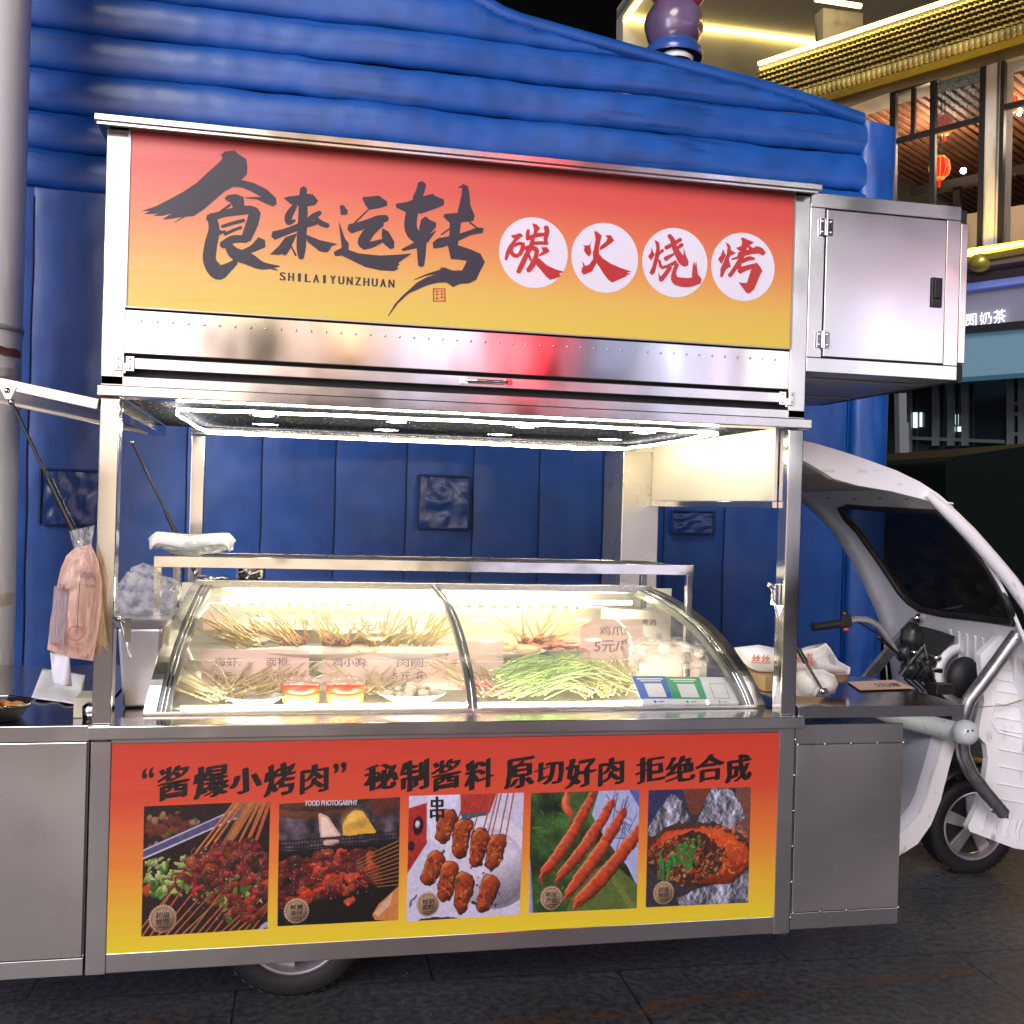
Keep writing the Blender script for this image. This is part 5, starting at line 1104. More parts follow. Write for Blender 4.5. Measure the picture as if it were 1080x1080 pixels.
# white tissue on the left counter + a strip hanging from the bag
PAPER = mat('white_paper', (.82,.82,.85), .7, bump=.002, bscale=14)
o = MB().grid(lambda u, v: AZ(45+u*45-v*12+v*u*6, 705+v*31+u*7, .880+.02*max(0, u-.3)*(1-v)+.010*noise.noise(Vector((u*3, v*3, 0)))), 14, 12).build('paper_sheet', PAPER, None, solid=.0015); ORG[o.name] = Vector((0,0,0)); tag(o, 'creased white paper sheet lying on the left side counter', 'paper')
o = MB().grid(lambda u, v: A(53+u*(20)+v*3, 688+v*34+u*2, -.04+.012*math.sin(u*5+v*2)), 8, 10).build('tissue', mat('tissue_paper', (.74,.74,.80), .8, bump=.001, bscale=20), None, solid=.001); ORG[o.name] = Vector((0,0,0)); tag(o, 'thin white tissue drooping from the bottom of the hanging bag', 'tissue')
c = A(92, 728, .1); o = MB().box(c.x-.035, c.x+.05, .10, .22, .8745, .93).build('small_carton', mat('cream_carton', (.62,.58,.44), .5), None, bevel=.003); ORG[o.name] = Vector((0,0,0)); tag(o, 'small cream carton behind the white paper sheet by the left post', 'carton')
c = A(92, 737, .07); o = MB().lathe([(.001,0),(.02,0),(.021,.04),(.012,.05),(.001,.05)], (c.x+.01, .06, .8745), seg=20).build('metal_pot', STEEL_M, None); ORG[o.name] = Vector((0,0,0)); tag(o, 'tiny metal pot touching the foot of the left front post', 'pot')
# black tray with food at the left edge
zt_ = .876; cx, cy = AZ(-2, 742, zt_).x, .10
tr_ = thing('serving_tray', (cx, cy, zt_), 'black octagonal plastic tray with silver rim at the left photo edge', 'tray')
oc = [(math.cos(PI/8+k*PI/4), math.sin(PI/8+k*PI/4)) for k in range(8)]; mb = MB(); a, b_ = .15, .105
vs = [Vector((cx+x*a*.75, cy+y*b_*.75, zt_)) for x, y in oc]+[Vector((cx+x*a, cy+y*b_, zt_+.045)) for x, y in oc]; mb.add(vs, [tuple(range(8))]+[(k, (k+1) % 8, 8+(k+1) % 8, 8+k) for k in range(8)]); mb.build('tray_shell', BLACKP, tr_, solid=.003)
MB().tube(vs[8:]+[vs[8], vs[9]], .003, 6, False).build('silver_rim', CHROME, tr_)
heap('tray_food', Vector((cx+.02, cy, zt_+.01)), 16, .07, .022, mat('orange_food', (.66,.28,.06), .4, vary=.4, vscale=30), '', None, 12, parent=tr_)
# bags and packets on the right shelf
zs_ = .904
KR = mat('white_wrap', (.80,.79,.78), .55, bump=.003, bscale=12); 
def bagpoly(name, pts, y, th, m, lab, cat, bulge=.03, rb_=None):
    P = [A(a, b, y) for a, b in pts]; cen = sum(P, Vector())/len(P); n = len(P); mb = MB(); L_ = 7
    for sgn in (-1, 1):
        vs = []
        for s_ in range(L_+1):
            t = s_/L_
            for p in P: qv = cen.lerp(p, t); vs.append(qv+Vector((0, sgn*(th*(1-t**3)+bulge*.3*noise.noise(qv*22+Vector((sgn,0,0)))*(1-t)), 0)))
        fs_ = [(s_*n+k, (s_+1)*n+k, (s_+1)*n+(k+1) % n, s_*n+(k+1) % n) for s_ in range(L_) for k in range(n)]
        mb.add(vs, fs_, True)
    o = mb.build(name, m, None, weld=True); ORG[o.name] = Vector((0,0,0)); return tag(o, lab, cat)
z = zs_
rp = mat('faded_red_print', (.62,.22,.16), .6)
o = bagpoly('paper_bag', [(774,683),(800,680),(826,685),(846,686),(862,683),(871,678),(876,684),(884,697),(897,704),(896,711),(860,712),(800,708),(790,704),(782,697)], .33, .07, KR, 'white paper bag with faded red print lying at the back of the right shelf', 'paper bag')
g = MB()
for (s, a) in (('丝丝', (793,690,812,699)), ('香卷', (840,688,858,699)), ('美', (852,696,862,702))): put_text(g, s, A(a[0],a[1],.252), A(a[2],a[1]+1,.252), A(a[0],a[3],.252), (0,-.0004,0), bold=.02, rag=.03)
g.build('red_print', rp, o)
g = MB(); g.poly([A(874,690,.27), A(879,690,.27), A(882,702,.27), A(876,702,.27)]); g.build('barcode_patch', mat('grey_print', (.38,.38,.40), .6), o)
o = bagpoly('food_packet', [(834,711),(846,706),(868,706),(880,712),(884,722),(880,731),(862,735),(840,734)], .10, .045, mat('packet_white', (.74,.73,.66), .5, bump=.003, bscale=18), 'white paper packet with an orange smear near the right gas strut', 'food packet')
bagpoly('brown_pouch', [(862,713),(878,711),(895,711),(892,720),(878,723),(866,721)], .25, .04, mat('brown_kraft', (.22,.13,.07), .6, bump=.002, bscale=20), 'small brown pouch half under the white paper bag', 'pouch')
o = MB().hexa([AZ(894,719,zs_+.001), AZ(943,717,zs_+.001), AZ(966,726,zs_+.001), AZ(907,728,zs_+.001), AZ(894,719,zs_+.004), AZ(943,717,zs_+.004), AZ(966,726,zs_+.004), AZ(907,728,zs_+.004)]).build('price_card', CARD, None); ORG[o.name] = Vector((0,0,0)); tag(o, 'pink price card lying flat on the right folding shelf', 'price card')
g = MB(); put_text(g, '5元/串', AZ(920,720.5,zs_+.0045), AZ(945,720,zs_+.0045), AZ(926,725,zs_+.0045), (0,0,.0003), bold=.008); g.build('handwriting', PEN, o)
o = MB().hexa([(1.985+.08, .60-.35, .9045), (2.30,.25,.9045), (2.30,.5,.9045), (2.065,.5,.9045), (2.065,.25,.955), (2.25,.25,.955), (2.25,.5,.955), (2.065,.5,.955)]).build('cardboard_box', mat('cardboard', (.45,.30,.16), .7, vary=.1), None, bevel=.002); ORG[o.name] = Vector((0,0,0)); tag(o, 'low cardboard box under the white paper bag beside the right post', 'box')
# ================================================================= BLUE INFLATABLE
YI = 2.7
infl = thing('inflatable_castle', (1.6, 3.2, 0), 'huge blue vinyl inflatable castle wall behind the cart', 'inflatable castle')
def blue(name, c, **k):
    return mat(name, c, .42, bump=.0018, bscale=9, coat=.10, dirt=(.006,.045,.21), dscale=4.5, dpos=.57, vary=.20, vscale=5, rvary=.07, **k)
BL = blue('blue_vinyl', (.007,.074,.33)); BL2 = blue('blue_vinyl_wall', (.007,.064,.28))
creases = [3.04, 3.235, 3.43, 3.645, 3.85, 4.05, 4.26, 4.5, 4.75]
tops = [(-3, 5.3), (.4, 4.78), (1.0, 4.52), (1.64, 4.24), (2.68, 4.085), (3.05, 4.04), (3.44, 3.975), (3.93, 3.87)]
def ztop(x):
    for (a, za), (b, zb) in zip(tops, tops[1:]):
        if a <= x <= b: return za+(zb-za)*(x-a)/(b-a)
    return tops[0][1] if x < -3 else tops[-1][1]
xl_, xr_ = -1.9, 3.83
for i in range(len(creases)-1):
    za, zb = creases[i], creases[i+1]
    def fn(u, v, za=za, zb=zb):
        x = xl_+(xr_-xl_)*u; a = v*PI; zt_ = ztop(x)-.06; zc, h = (za+zb)/2, (zb-za)/2
        wob = .012*noise.noise(Vector((x*1.6, za*5, 0)))+.008*noise.noise(Vector((x*7, za*3, 4))); z = zc-h*math.cos(a)+wob; squeeze = 1
        y = YI+.04-.038*math.sin(a)**.8+.06 if 0 < a < PI-1e-6 else YI+.10
        y += .003*noise.noise(Vector((x*9, z*4, 1)))*math.sin(a)+.004*abs(noise.noise(Vector((x*12, z*2, 3))))*abs(math.cos(a))+.02*noise.noise(Vector((x*1.3, z*1.5, 5)))
        if z > zt_: y += .05; z = zt_-.02*(v)
        return Vector((x, y, z))
    MB().grid(fn, 150, 12).build('wall_tube', BL, infl)
# sloped top tube
MB().tube([Vector((x, YI+.105, ztop(x)-.045)) for x in [xl_+.1*k for k in range(int((3.90-xl_)/.1)+1)]], .046, 20).build('ridge_tube', BL, infl)
# lower wall of upright chambers with stitched seams
seams = [-1.16, -.78, -.39, -.005, .377, .762, 1.145, 1.515, 1.89, 2.26, 2.63, 3.0, 3.38, 3.76]
for a, b in zip(seams, seams[1:]):
    def fn(u, v, a=a, b=b):
        x = a+(b-a)*u; z = v*3.05; s_ = math.sin(PI*u)**.5 if 0 < u < 1 else 0
        return Vector((x, YI+.10-.006*s_+.004*noise.noise(Vector((x*9, z*6, 2)))*s_+.012*noise.noise(Vector((x*2, z*2, 7))), z))
    MB().grid(fn, 14, 90).build('wall_chamber', BL2, infl)
st = MB()
for s_ in seams[1:-1]: st.tube([Vector((s_+.002*math.sin(k), YI+.092+.012*noise.noise(Vector((s_*2, k*.1*2, 7))), k*.1)) for k in range(31)], .0032, 5)
st.build('seam_stitching', mat('seam_dark', (.005,.012,.06), .6), infl)
PW = mat('clear_window_vinyl', (.007,.045,.19), .30, coat=.25, bump=.004, bscale=10)
for (xa, ya, xb, yb2) in ((440,503,495,557),(42,497,105,553),(708,540,753,562)):
    p0, p1 = A(xa, yb2, YI+.06), A(xb, ya, YI+.06); x0, x1, z0, z1 = p0.x, p1.x, p0.z, p1.z
    w = MB().grid(lambda u, v: Vector((x0+(x1-x0)*u, YI+.055+.008*noise.noise(Vector((u*5, v*5, x0)))+.006*abs(math.sin(9*(u-v)))*(.5-abs(u-.5)), z0+(z1-z0)*v)), 16, 16).build('window_pane', PW, infl)
    f = MB()
    for a, b in (((x0,z0),(x1,z0)),((x1,z0),(x1,z1)),((x1,z1),(x0,z1)),((x0,z1),(x0,z0))): f.tube([Vector((a[0], YI+.05, a[1])), Vector((b[0], YI+.05, b[1]))], .007, 6)
    f.build('pane_border', mat('border_blue', (.006,.03,.13), .5), w)
# right corner column, rounded, tall
def colf(u, v):
    a = PI*u; z = 3.86*v; r_ = .115; return Vector((3.915-r_*math.cos(a)*1.05, YI+.14-r_*.66*math.sin(a)**.5+.006*noise.noise(Vector((u*6, z*5, 3)))*math.sin(a)+.004*abs(noise.noise(Vector((u*2, z*16, 8)))), z-.05*u*v))
MB().grid(colf, 20, 120).build('corner_column', BL, infl)
MB().box(3.79, 4.035, YI+.139, YI+.9, 0, 3.82).build('corner_side', BL, infl)
MB().box(-1.9, 3.78, YI+.16, YI+.9, 0, 3.7).build('air_core', BL2, infl)
for k in range(5): MB().lathe([(.18,0),(.2,.05),(.21,1.2),(.2,2.45),(.12,2.55)], (3.80, YI+.5+k*.45, 0), seg=24).build('side_chamber', BL, infl)
# painted poster strip on its far flank
o = MB().box(4.02, 4.16, 4.6, 4.66, .3, 2.6).build('printed_banner', mat('cyan_banner', (.03,.25,.50), .5, dirt=(.30,.20,.10), dscale=4, dpos=.55), None); ORG[o.name] = Vector((0,0,0)); tag(o, 'narrow cyan and brown printed banner at the right end of the blue inflatable', 'banner')
# inflatable figure ball on the roof ridge
c = A(711, 27, 3.1); bl_ = thing('inflatable_figure', tuple(c), 'grey purple round balloon figure with pink top on the blue ridge', 'balloon')
rr = (A(740, 27, 3.1)-c).length
MB().ball(c+Vector((0,0,-.01)), rr, 28, 18, (1,1,1.02), .05, 3).build('balloon_body', mat('purple_vinyl', (.12,.08,.15), .28, coat=.5, vary=.5, vscale=3, bump=.004, bscale=8), bl_)
MB().lathe([(rr*.98,0),(rr*1.0,.02),(rr*.95,.05),(rr*.6,.13),(.001,.16)], c+Vector((0,0,-.20)), seg=28).build('blue_collar', mat('blue_collar_vinyl', (.03,.08,.32), .3, coat=.4), bl_)
MB().ball(c+Vector((.02,0,.21)), rr*.8, 20, 14, (1.25,1,.8), .1, 5).build('pink_top', mat('pink_vinyl', (.60,.12,.22), .3, coat=.4), bl_)
MB().lathe([(rr*.55,0),(rr*.6,.02),(rr*.4,.05)], c+Vector((0,-.04,-.235)), seg=24).build('white_ring', mat('white_vinyl', (.75,.75,.78), .4), bl_)
# ================================================================= WHITE POLE
c = A(27, 300, 1.9); px_r = .22; pcx = c.x-px_r*1.10
pole = thing('steel_pole', (pcx, 1.95, 0), 'tall white painted steel pole with rusty marks at the left photo edge', 'pole')
MB().lathe([(px_r,0),(px_r,6)], (pcx, 1.95, 0), seg=48).build('pole_shaft', mat('white_pole_paint', (.90,.89,.90), .4, coat=.25, bump=.0015, bscale=6, dirt=(.34,.30,.29), dscale=7, dpos=.66), pole)
zj = A(10, 345, 1.75).z; MB().lathe([(px_r+.003,0),(px_r+.006,.004),(px_r+.006,.02),(px_r+.003,.024)], (pcx, 1.95, zj), seg=48).build('weld_ring', mat('ring_grey', (.40,.40,.40), .5), pole)
rust = mat('rust_band', (.20,.07,.05), .6, vary=.5, vscale=20)
a_mid = math.atan2(-1, .55)
def patch(z, h, m, a0=-2.0, a1=-.1, n_=18, ph=0):
    mb = MB(); r_ = px_r+.0045
    up_ = [Vector((pcx+r_*math.cos(a0+(a1-a0)*k/n_), 1.95+r_*math.sin(a0+(a1-a0)*k/n_), z+h*(.92+.08*math.sin(k*1.7+ph)))) for k in range(n_+1)]
    lo_ = [Vector((v.x, v.y, z-h*.08*math.sin(k*2.1+ph)**2)) for k, v in enumerate(up_)]
    mb.add(lo_+up_, [(k, k+1, n_+1+k+1, n_+1+k) for k in range(n_)], True); return mb.build('paint_mark', m, pole)
patch(A(10,372,1.75).z, .035, rust); patch(A(10,395,1.75).z, .04, mat('grey_brown_mark', (.62,.56,.55), .6, vary=.3, vscale=25), ph=2)
patch(A(10,641,1.75).z, .055, mat('tan_tape', (.66,.58,.50), .6, vary=.2, vscale=20), ph=1)
zz = A(13, 612, 1.75).z; g = MB()
for k in range(9): a = -1.25+k*.025; g.add([Vector((pcx+(px_r+.004)*math.cos(a+d), 1.95+(px_r+.004)*math.sin(a+d), zz+h)) for d, h in ((0,0),(.012,0),(.012,.16*(.7+.3*math.sin(k*4))),(0,.16))], [(0,1,2,3)])
g.build('stencil_mark', mat('stencil_grey', (.22,.22,.22), .6), pole)
# ================================================================= RESTAURANT BUILDING (oblique facade) and the block behind
hd_ = ray(-640, 500); hd_ = Vector((hd_.x, hd_.y, 0)).normalized()          # along the facade, away to the left
FN = Vector((-hd_.y, hd_.x, 0)); 
F0 = CAM+ray(1041, 200)*15.0
if (CAM-F0).dot(FN) < 0: FN = -FN                                         # towards the viewer
def F(px, py, off=0):
    d = ray(px, py); return CAM+d*((F0+FN*off-CAM).dot(FN)/d.dot(FN))-hd_*(7 if px >= 1130 else 0)     # the facade runs on past the picture's edge
R0 = F(1041, 400, 0)
rest = thing('restaurant_building', (R0.x, R0.y, 0), 'two storey restaurant with gold lit tiled eaves, black framed windows and red lanterns inside', 'building')
def rp_(mb, name, m, bevel=0, parent=None, **k): return mb.build(name, m, parent or rest, bevel=bevel, **k)
def fpoly(pts, off, th, name, m, **k): return rp_(MB().prism([F(x, y, off) for x, y in pts], -FN*th), name, m, **k)
CONC = mat('pale_concrete', (.62,.58,.52), .8, bump=.004, bscale=3, dirt=(.20,.18,.14), dscale=1.6, dpos=.52, vary=.2, vscale=1)
CONC2 = mat('grey_concrete', (.46,.43,.38), .8, bump=.004, bscale=3, dirt=(.14,.12,.10), dscale=.9, dpos=.54)
FRAME = mat('black_window_frame', (.02,.02,.022), .4)
WOOD = mat('brown_wood_slat', (.27,.115,.055), .6, vary=.3, vscale=3)
fpoly([(840,107),(1130,0),(1130,32),(940,97),(850,130)], 0, .5, 'eave_beam', CONC)
fpoly([(840,92),(1130,-12),(1130,-1),(840,106)], .35, .9, 'eave_slab', CONC2)
fpoly([(1040.5,55),(1056,50),(1051,273),(1036,276)], 0, .5, 'column', CONC)
c_ = [F(x, y, 0)-hd_*3.6 for x, y in ((1040.5,55),(1056,50),(1051,273),(1036,276))]; rp_(MB().prism(c_, -FN*.5), 'column', CONC)
c_ = [p-hd_*3.6 for p in c_]; rp_(MB().prism(c_, -FN*.5), 'column', CONC)
fpoly([(930,276),(1130,241),(1130,252),(930,288)], .25, .9, 'gold_ledge', mat('gold_ledge_paint', (.50,.36,.06), .4, .4))
fpoly([(930,288),(1130,253),(1130,262),(930,296)], .55, 1.2, 'ledge_cornice', mat('brown_cornice', (.16,.11,.07), .6))
LEDY = emis('yellow_led_light', '#ffd050', 12)
# small roof tiles along the ledge
tl_ = MB()
for k in range(60): 
    x = 935+k*3.2; tl_.tube([F(x, 290.5-(x-930)*.176, .60), F(x, 287-(x-930)*.176, .30)], .05, 6)
rp_(tl_, 'ledge_tiles', mat('gold_tile', (.30,.22,.05), .35, .3))
rp_(MB().tube([F(934, 279, .30), F(1130, 244, .30)], .03, 6), 'led_strip', emis('ledge_led_light', '#ffc828', 34))
rp_(MB().ball(F(1034, 277, .5), .16, 14, 10, (1,1,.8)), 'lamp_ornament', mat('gold_ball', (.5,.4,.08), .3, .5))
# tiled eave roof
U0, U1, V0, V1 = F(800, 77, -.9), F(1130, -45, -.9), F(800, 116, .75), F(1130, -2, .75)
rf = MB().hexa([V0-Vector((0,0,.08)), V1-Vector((0,0,.08)), U1-Vector((0,0,.08)), U0-Vector((0,0,.08)), V0, V1, U1, U0]); roofo = rp_(rf, 'tiled_roof', mat('roof_base', (.20,.15,.04), .6))
tl_ = MB(); nT = 150
for k in range(nT):
    t = (k+.5)/nT; a, b = U0.lerp(U1, t), V0.lerp(V1, t); d_ = (b-a); 
    for s_ in range(7): tl_.tube([a+d_*(s_/7)+Vector((0,0,.02)), a+d_*((s_+.9)/7)+Vector((0,0,.05))], [.045,.060], 6, False)
    tl_.ball(b+Vector((0,0,.015)), .078, 8, 6, (.8,.8,1))
rp_(tl_, 'roof_tiles', mat('glazed_tile', (.42,.32,.09), .35, .1, vary=.5, vscale=3), 0, roofo)
rp_(MB().tube([U0+Vector((0,0,.16)), U1+Vector((0,0,.16))], .035, 6), 'led_strip', LEDY)
rp_(MB().hexa([U0+Vector((0,0,0)), U1, U1-FN*.5, U0-FN*.5, U0+Vector((0,0,.1)), U1+Vector((0,0,.1)), U1-FN*.5+Vector((0,0,.1)), U0-FN*.5+Vector((0,0,.1))]), 'gutter', CONC2)
# windows: frames and panes
def fbar(x0, y0, x1, y1, w, name='mullion', parent=None, off=-.05): return rp_(MB().bar(F(x0, y0, off), F(x1, y1, off), w, w, FN), name, FRAME, 0, parent)
PANE = thin_glass('window_pane_glass', (.75,.75,.78), .12, .02)
wA = fpoly([(943,99),(1040,64),(1036,272),(941,288)], -.12, .01, 'window', PANE)
for s_ in ((943,98,1040,64,.09),(941,288,1036,271,.11),(943,98,941,288,.09),(1039,63,1035,272,.10),(985,84,983,280,.08),(944,149.5,1037,125,.07),(964,92,963,145,.06)): fbar(*s_, 'mullion', wA)
fpoly([(987,86),(1037,68),(1036,122),(986,136)], -.16, .01, 'frosted_pane', thin_glass('frosted_glass', (.6,.68,.72), .25, .2, .28), parent=wA)  # added hazy sheet that paints a pale reflection onto the window
wB = fpoly([(1056,59),(1130,33),(1130,255),(1051,270)], -.12, .01, 'window', PANE)
for s_ in ((1056,58,1130,32,.09),(1051,270,1130,256,.11),(1057.5,58,1053,270,.10),(1056,114,1130,93,.07),(1110,40,1108,260,.08)): fbar(*s_, 'mullion', wB)
for s_ in ((962,204,1037,188,.14),(1010,194,1009,276,.10),(1059,182,1130,168,.12)): fbar(*s_, 'mullion', wA, -1.8)
# the dining room behind: slatted ceiling, cream rear wall, lamps
ctop = F(1041, 66, 0).z-.02; base = F(1041, 275, 0).z
a0 = F(850, 200, -.5); a0.z = 0; b0 = F(1129, 200, -.5)-hd_*7; b0.z = 0
def room(p, d_, z): return Vector((p.x, p.y, z))-FN*d_
rp_(MB().hexa([room(a0,0,ctop+.05), room(b0,0,ctop+.05), room(b0,7,ctop+.05), room(a0,7,ctop+.05), room(a0,0,ctop+.1), room(b0,0,ctop+.1), room(b0,7,ctop+.1), room(a0,7,ctop+.1)]), 'room_ceiling', mat('dark_ceiling', (.05,.03,.02), .8))
sl = MB(); Lf = (b0-a0).length; uu = (b0-a0).normalized()
k = 0
while k*.14 < Lf: 
    p = a0+uu*(k*.14); sl.bar(room(p, .05, ctop), room(p, 6.9, ctop), .075, .05); k += 1
rp_(sl, 'ceiling_slats', WOOD)
CREAMW = mat('cream_wall', (.62,.52,.36), .7)
rp_(MB().hexa([room(a0,3.6,base-1.2), room(b0,3.6,base-1.2), room(b0,3.7,base-1.2), room(a0,3.7,base-1.2), room(a0,3.6,ctop-.9), room(b0,3.6,ctop-.9), room(b0,3.7,ctop-.9), room(a0,3.7,ctop-.9)]), 'rear_wall', CREAMW)
rp_(MB().hexa([room(a0,0,base-1.3), room(b0,0,base-1.3), room(b0,7,base-1.3), room(a0,7,base-1.3), room(a0,0,base-1.2), room(b0,0,base-1.2), room(b0,7,base-1.2), room(a0,7,base-1.2)]), 'room_floor', mat('room_floor_m', (.08,.06,.05), .6))
LANT = mat('lantern_red', (.55,.03,.01), .5, emit='#ff2410', estr=.8); GOLDT = mat('lantern_gold', (.6,.4,.08), .4, emit='#ffb040', estr=.5)
for (x, y, r_, lab) in ((996,132,.125,'red lantern hanging highest behind the left window'),(991,177,.15,'red lantern hanging lower behind the left window'),(1065,110,.12,'red lantern behind the right window')):
    c = F(x, y, -.9); l = thing('paper_lantern', tuple(c), lab, 'lantern', 'red lanterns in the restaurant')
    g = MB(); seg = 20; g.lathe([(r_*.5, -r_),(r_*.86,-r_*.75),(r_,-r_*.2),(r_,r_*.2),(r_*.86,r_*.75),(r_*.5,r_)], c, seg=seg); g.build('lantern_body', LANT, l)
    g = MB(); g.lathe([(r_*.52,r_),(r_*.52,r_*1.15),(.001,r_*1.16)], c).lathe([(.001,-r_*1.16),(r_*.52,-r_*1.15),(r_*.52,-r_)], c)
    for k in range(12): a = 2*PI*k/12; g.tube([c+Vector((math.cos(a)*rr_*r_*1.01, math.sin(a)*rr_*r_*1.01, h*r_)) for rr_, h in ((.5,-1),(.86,-.75),(1,-.2),(1,.11),(.86,.75),(.5,1))], .006, 4, False)
    g.build('lantern_ribs', GOLDT, l)
    MB().tube([c+Vector((0,0,r_)), Vector((c.x,c.y,ctop))], .008, 5).build('cord', BLACKP, l)
    MB().lathe([(.001,-r_*2.0),(r_*.14,-r_*1.9),(r_*.12,-r_*1.15)], c).build('tassel', LANT, l)
SPOT = emis('spot_light', '#eaf6ff', 60)
for (x, y, off, r_) in ((1000,69,-.6,.045),(1016,180,-2.0,.045),(1075,120,-2,.03)):
    rp_(MB().ball(F(x, y, off), r_, 10, 8), 'spot_lamp', SPOT)
def point(name, loc, e, col, r_=.1):
    l = bpy.data.lights.new(name, 'POINT'); l.energy = e; l.color = col; l.shadow_soft_size = r_; o = bpy.data.objects.new(name, l); o.location = loc; COL.objects.link(o); return o
point('dining_room_lamp', F(1000, 150, -1.6), 80, (1,.78,.5), .3)
point('dining_room_lamp', F(1110, 130, -1.6), 70, (1,.78,.5), .3)
# shop sign band below the ledge
fpoly([(930,299),(1130,264),(1130,276),(930,310)], .2, .5, 'fascia_band', mat('taupe_fascia', (.16,.12,.11), .6))
fpoly([(930,311),(1130,277.5),(1130,283),(930,318)], .25, .5, 'glow_strip', mat('lilac_glow_strip', (.22,.26,.5), .5, emit='#5068c8', estr=.16))
sgn = fpoly([(930,320),(1130,286),(1130,338),(930,354)], .15, .5, 'shop_sign', mat('grey_sign_board', (.24,.23,.30), .5, emit='#5a5a78', estr=.06))
rp_(MB().bar(F(930,356,.2), F(1130,340,.2), .10, .08, FN), 'sign_trim', FRAME, 0, sgn)
LET = emis('sign_letter_light', '#ffffff', .8)
for ch, x0, y0, x1, y1 in (('圆',1016,332.5,1030,346.5),('奶',1033.5,330,1046,344),('茶',1048,327.5,1061,342)):
    g = MB(); a, b, c_ = F(x0, y0, .2), F(x1, y0-(x1-x0)*.14, .2), F(x0, y1, .2); put_text(g, ch, a, b, c_, FN*.004, bold=.018); rp_(g, 'sign_letter', LET, 0, sgn)
fpoly([(930,360),(1130,343),(1130,384),(930,404)], .15, .5, 'canopy_panel', mat('teal_panel', (.14,.21,.25), .45, emit='#48708a', estr=.22))
DARKW = mat('dark_glazing', (.012,.018,.022), .15, coat=.3)
fpoly([(840,395),(1150,386),(1150,620),(840,620)], -1.2, .2, 'ground_floor_glazing', DARKW)
for k, (x, y0, y1) in enumerate(((958,404,500),(987,404,470),(1003,404,470),(1018,404,470),(1066,396,470),(1078,396,470))): rp_(MB().bar(F(x,y0,-1.1), F(x,y1,-1.1), .10, .06, FN), 'door_mullion', mat('grey_mullion', (.10,.12,.13), .5))
for (x0,y0,x1,y1) in ((962,462,1060,466),(1066,426,1100,425),(1066,437,1100,436),(1066,458,1100,457)): rp_(MB().bar(F(x0,y0,-1.1), F(x1,y1,-1.1), .05, .05), 'door_rail', mat('grey_rail_m', (.09,.11,.12), .5))
WL = emis('cold_window_light', '#bfe0dc', .9)
for (x0,y0,x1,y1) in ((963,435,967,451),(970,435,972,450),(1003,437,1016,448),(1003.5,450,1007,455),(1010,450,1015.5,455)): fpoly([(x0,y0),(x1,y0),(x1,y1),(x0,y1)], -1.15, .02, 'lit_pane', WL)
g = MB(); 
for k in range(5): g.bar(F(1003+k*3.2,436,-1.1), F(1003+k*3.2,449,-1.1), .03, .03, FN)
rp_(g, 'window_grille', FRAME)
fpoly([(955,505),(995,500),(997,497),(994,496),(965,499)], -1.0, .05, 'light_tube', emis('street_tube_light', '#f4fbff', 1.6))
o = MB().bar(A(949.5, 415, 7.5), A(951, 505, 7.5), .09, .09, (0,1,0)).bar(A(954, 446, 7.5), A(955, 505, 7.5), .06, .06, (0,1,0)).build('door_post', mat('grey_post', (.16,.18,.20), .5), None); ORG[o.name] = Vector((0,0,0)); tag(o, 'pair of thin grey posts right of the blue inflatable', 'post')
# block behind: dirty concrete wall with LED lined canopy
YBK = 21.0
bk_ = thing('concrete_building', tuple(A(800, 535, YBK)-Vector((0,0,1.5))), 'dim concrete building with yellow LED lines under its canopy', 'building')
def wall(pts, y, th, name, m): return MB().prism([A(a, b, y) for a, b in pts], (0, th, 0)).build(name, m, bk_)
wall([(657,17),(1000,61),(1000,560),(655,560)], YBK, .5, 'wall', CONC2)
w0, w1 = A(657,17,YBK), A(1000,61,YBK)
MB().hexa([Vector((w0.x, 8, w0.z)), Vector((w1.x, 8, w0.z)), Vector((w1.x, YBK+.5, w0.z)), Vector((w0.x, YBK+.5, w0.z)), Vector((w0.x, 8, w0.z+.4)), Vector((w1.x, 8, w0.z+.4)), Vector((w1.x, YBK+.5, w0.z+.4)), Vector((w0.x, YBK+.5, w0.z+.4))]).build('canopy', CONC2, bk_)
LB = emis('line_led_light', '#ffe488', 3.5)
for (p, q2) in ((Vector((w0.x+.1, YBK-.1, w0.z-.02)), Vector((w1.x, YBK-.1, w0.z-.02))), (Vector((w0.x+.05, YBK, w0.z-.05)), Vector((w0.x+.05, 8, w0.z-.05)))): MB().tube([p-Vector((0,0,.06)), q2-Vector((0,0,.06))], .05, 6).build('led_line', LB, bk_)
MB().tube([A(860,-1,15), A(908,6.5,15)], .045, 6).build('led_line', LB, bk_)
wall([(868,8),(910,14),(910,60),(868,60)], 15.5, .3, 'side_pier', CONC2)
# dark green canvas box at the right
tp = [A(x, y, 3.4) for x, y in ((997,488),(1009,481),(1125,464),(1125,760),(1000,760))]
o = MB().prism(tp, (0, 2.2, 0)).build('canvas_tent', mat('dark_green_canvas', (.003,.006,.006), .85, bump=.01, bscale=3, spec=.08), None, bevel=.02); ORG[o.name] = Vector((0,0,0)); tag(o, 'dark green canvas covered box standing behind the tricycle cab', 'tent')
o = MB().prism([A(x, y, 3.9) for x, y in ((965,512),(999,500),(1005,560),(985,575),(960,540))], (0, .8, 0)).build('parked_scooter', BLACKP, None, bevel=.02); ORG[o.name] = Vector((0,0,0)); tag(o, 'dark shape of a covered scooter between cab roof and green canvas', 'scooter')
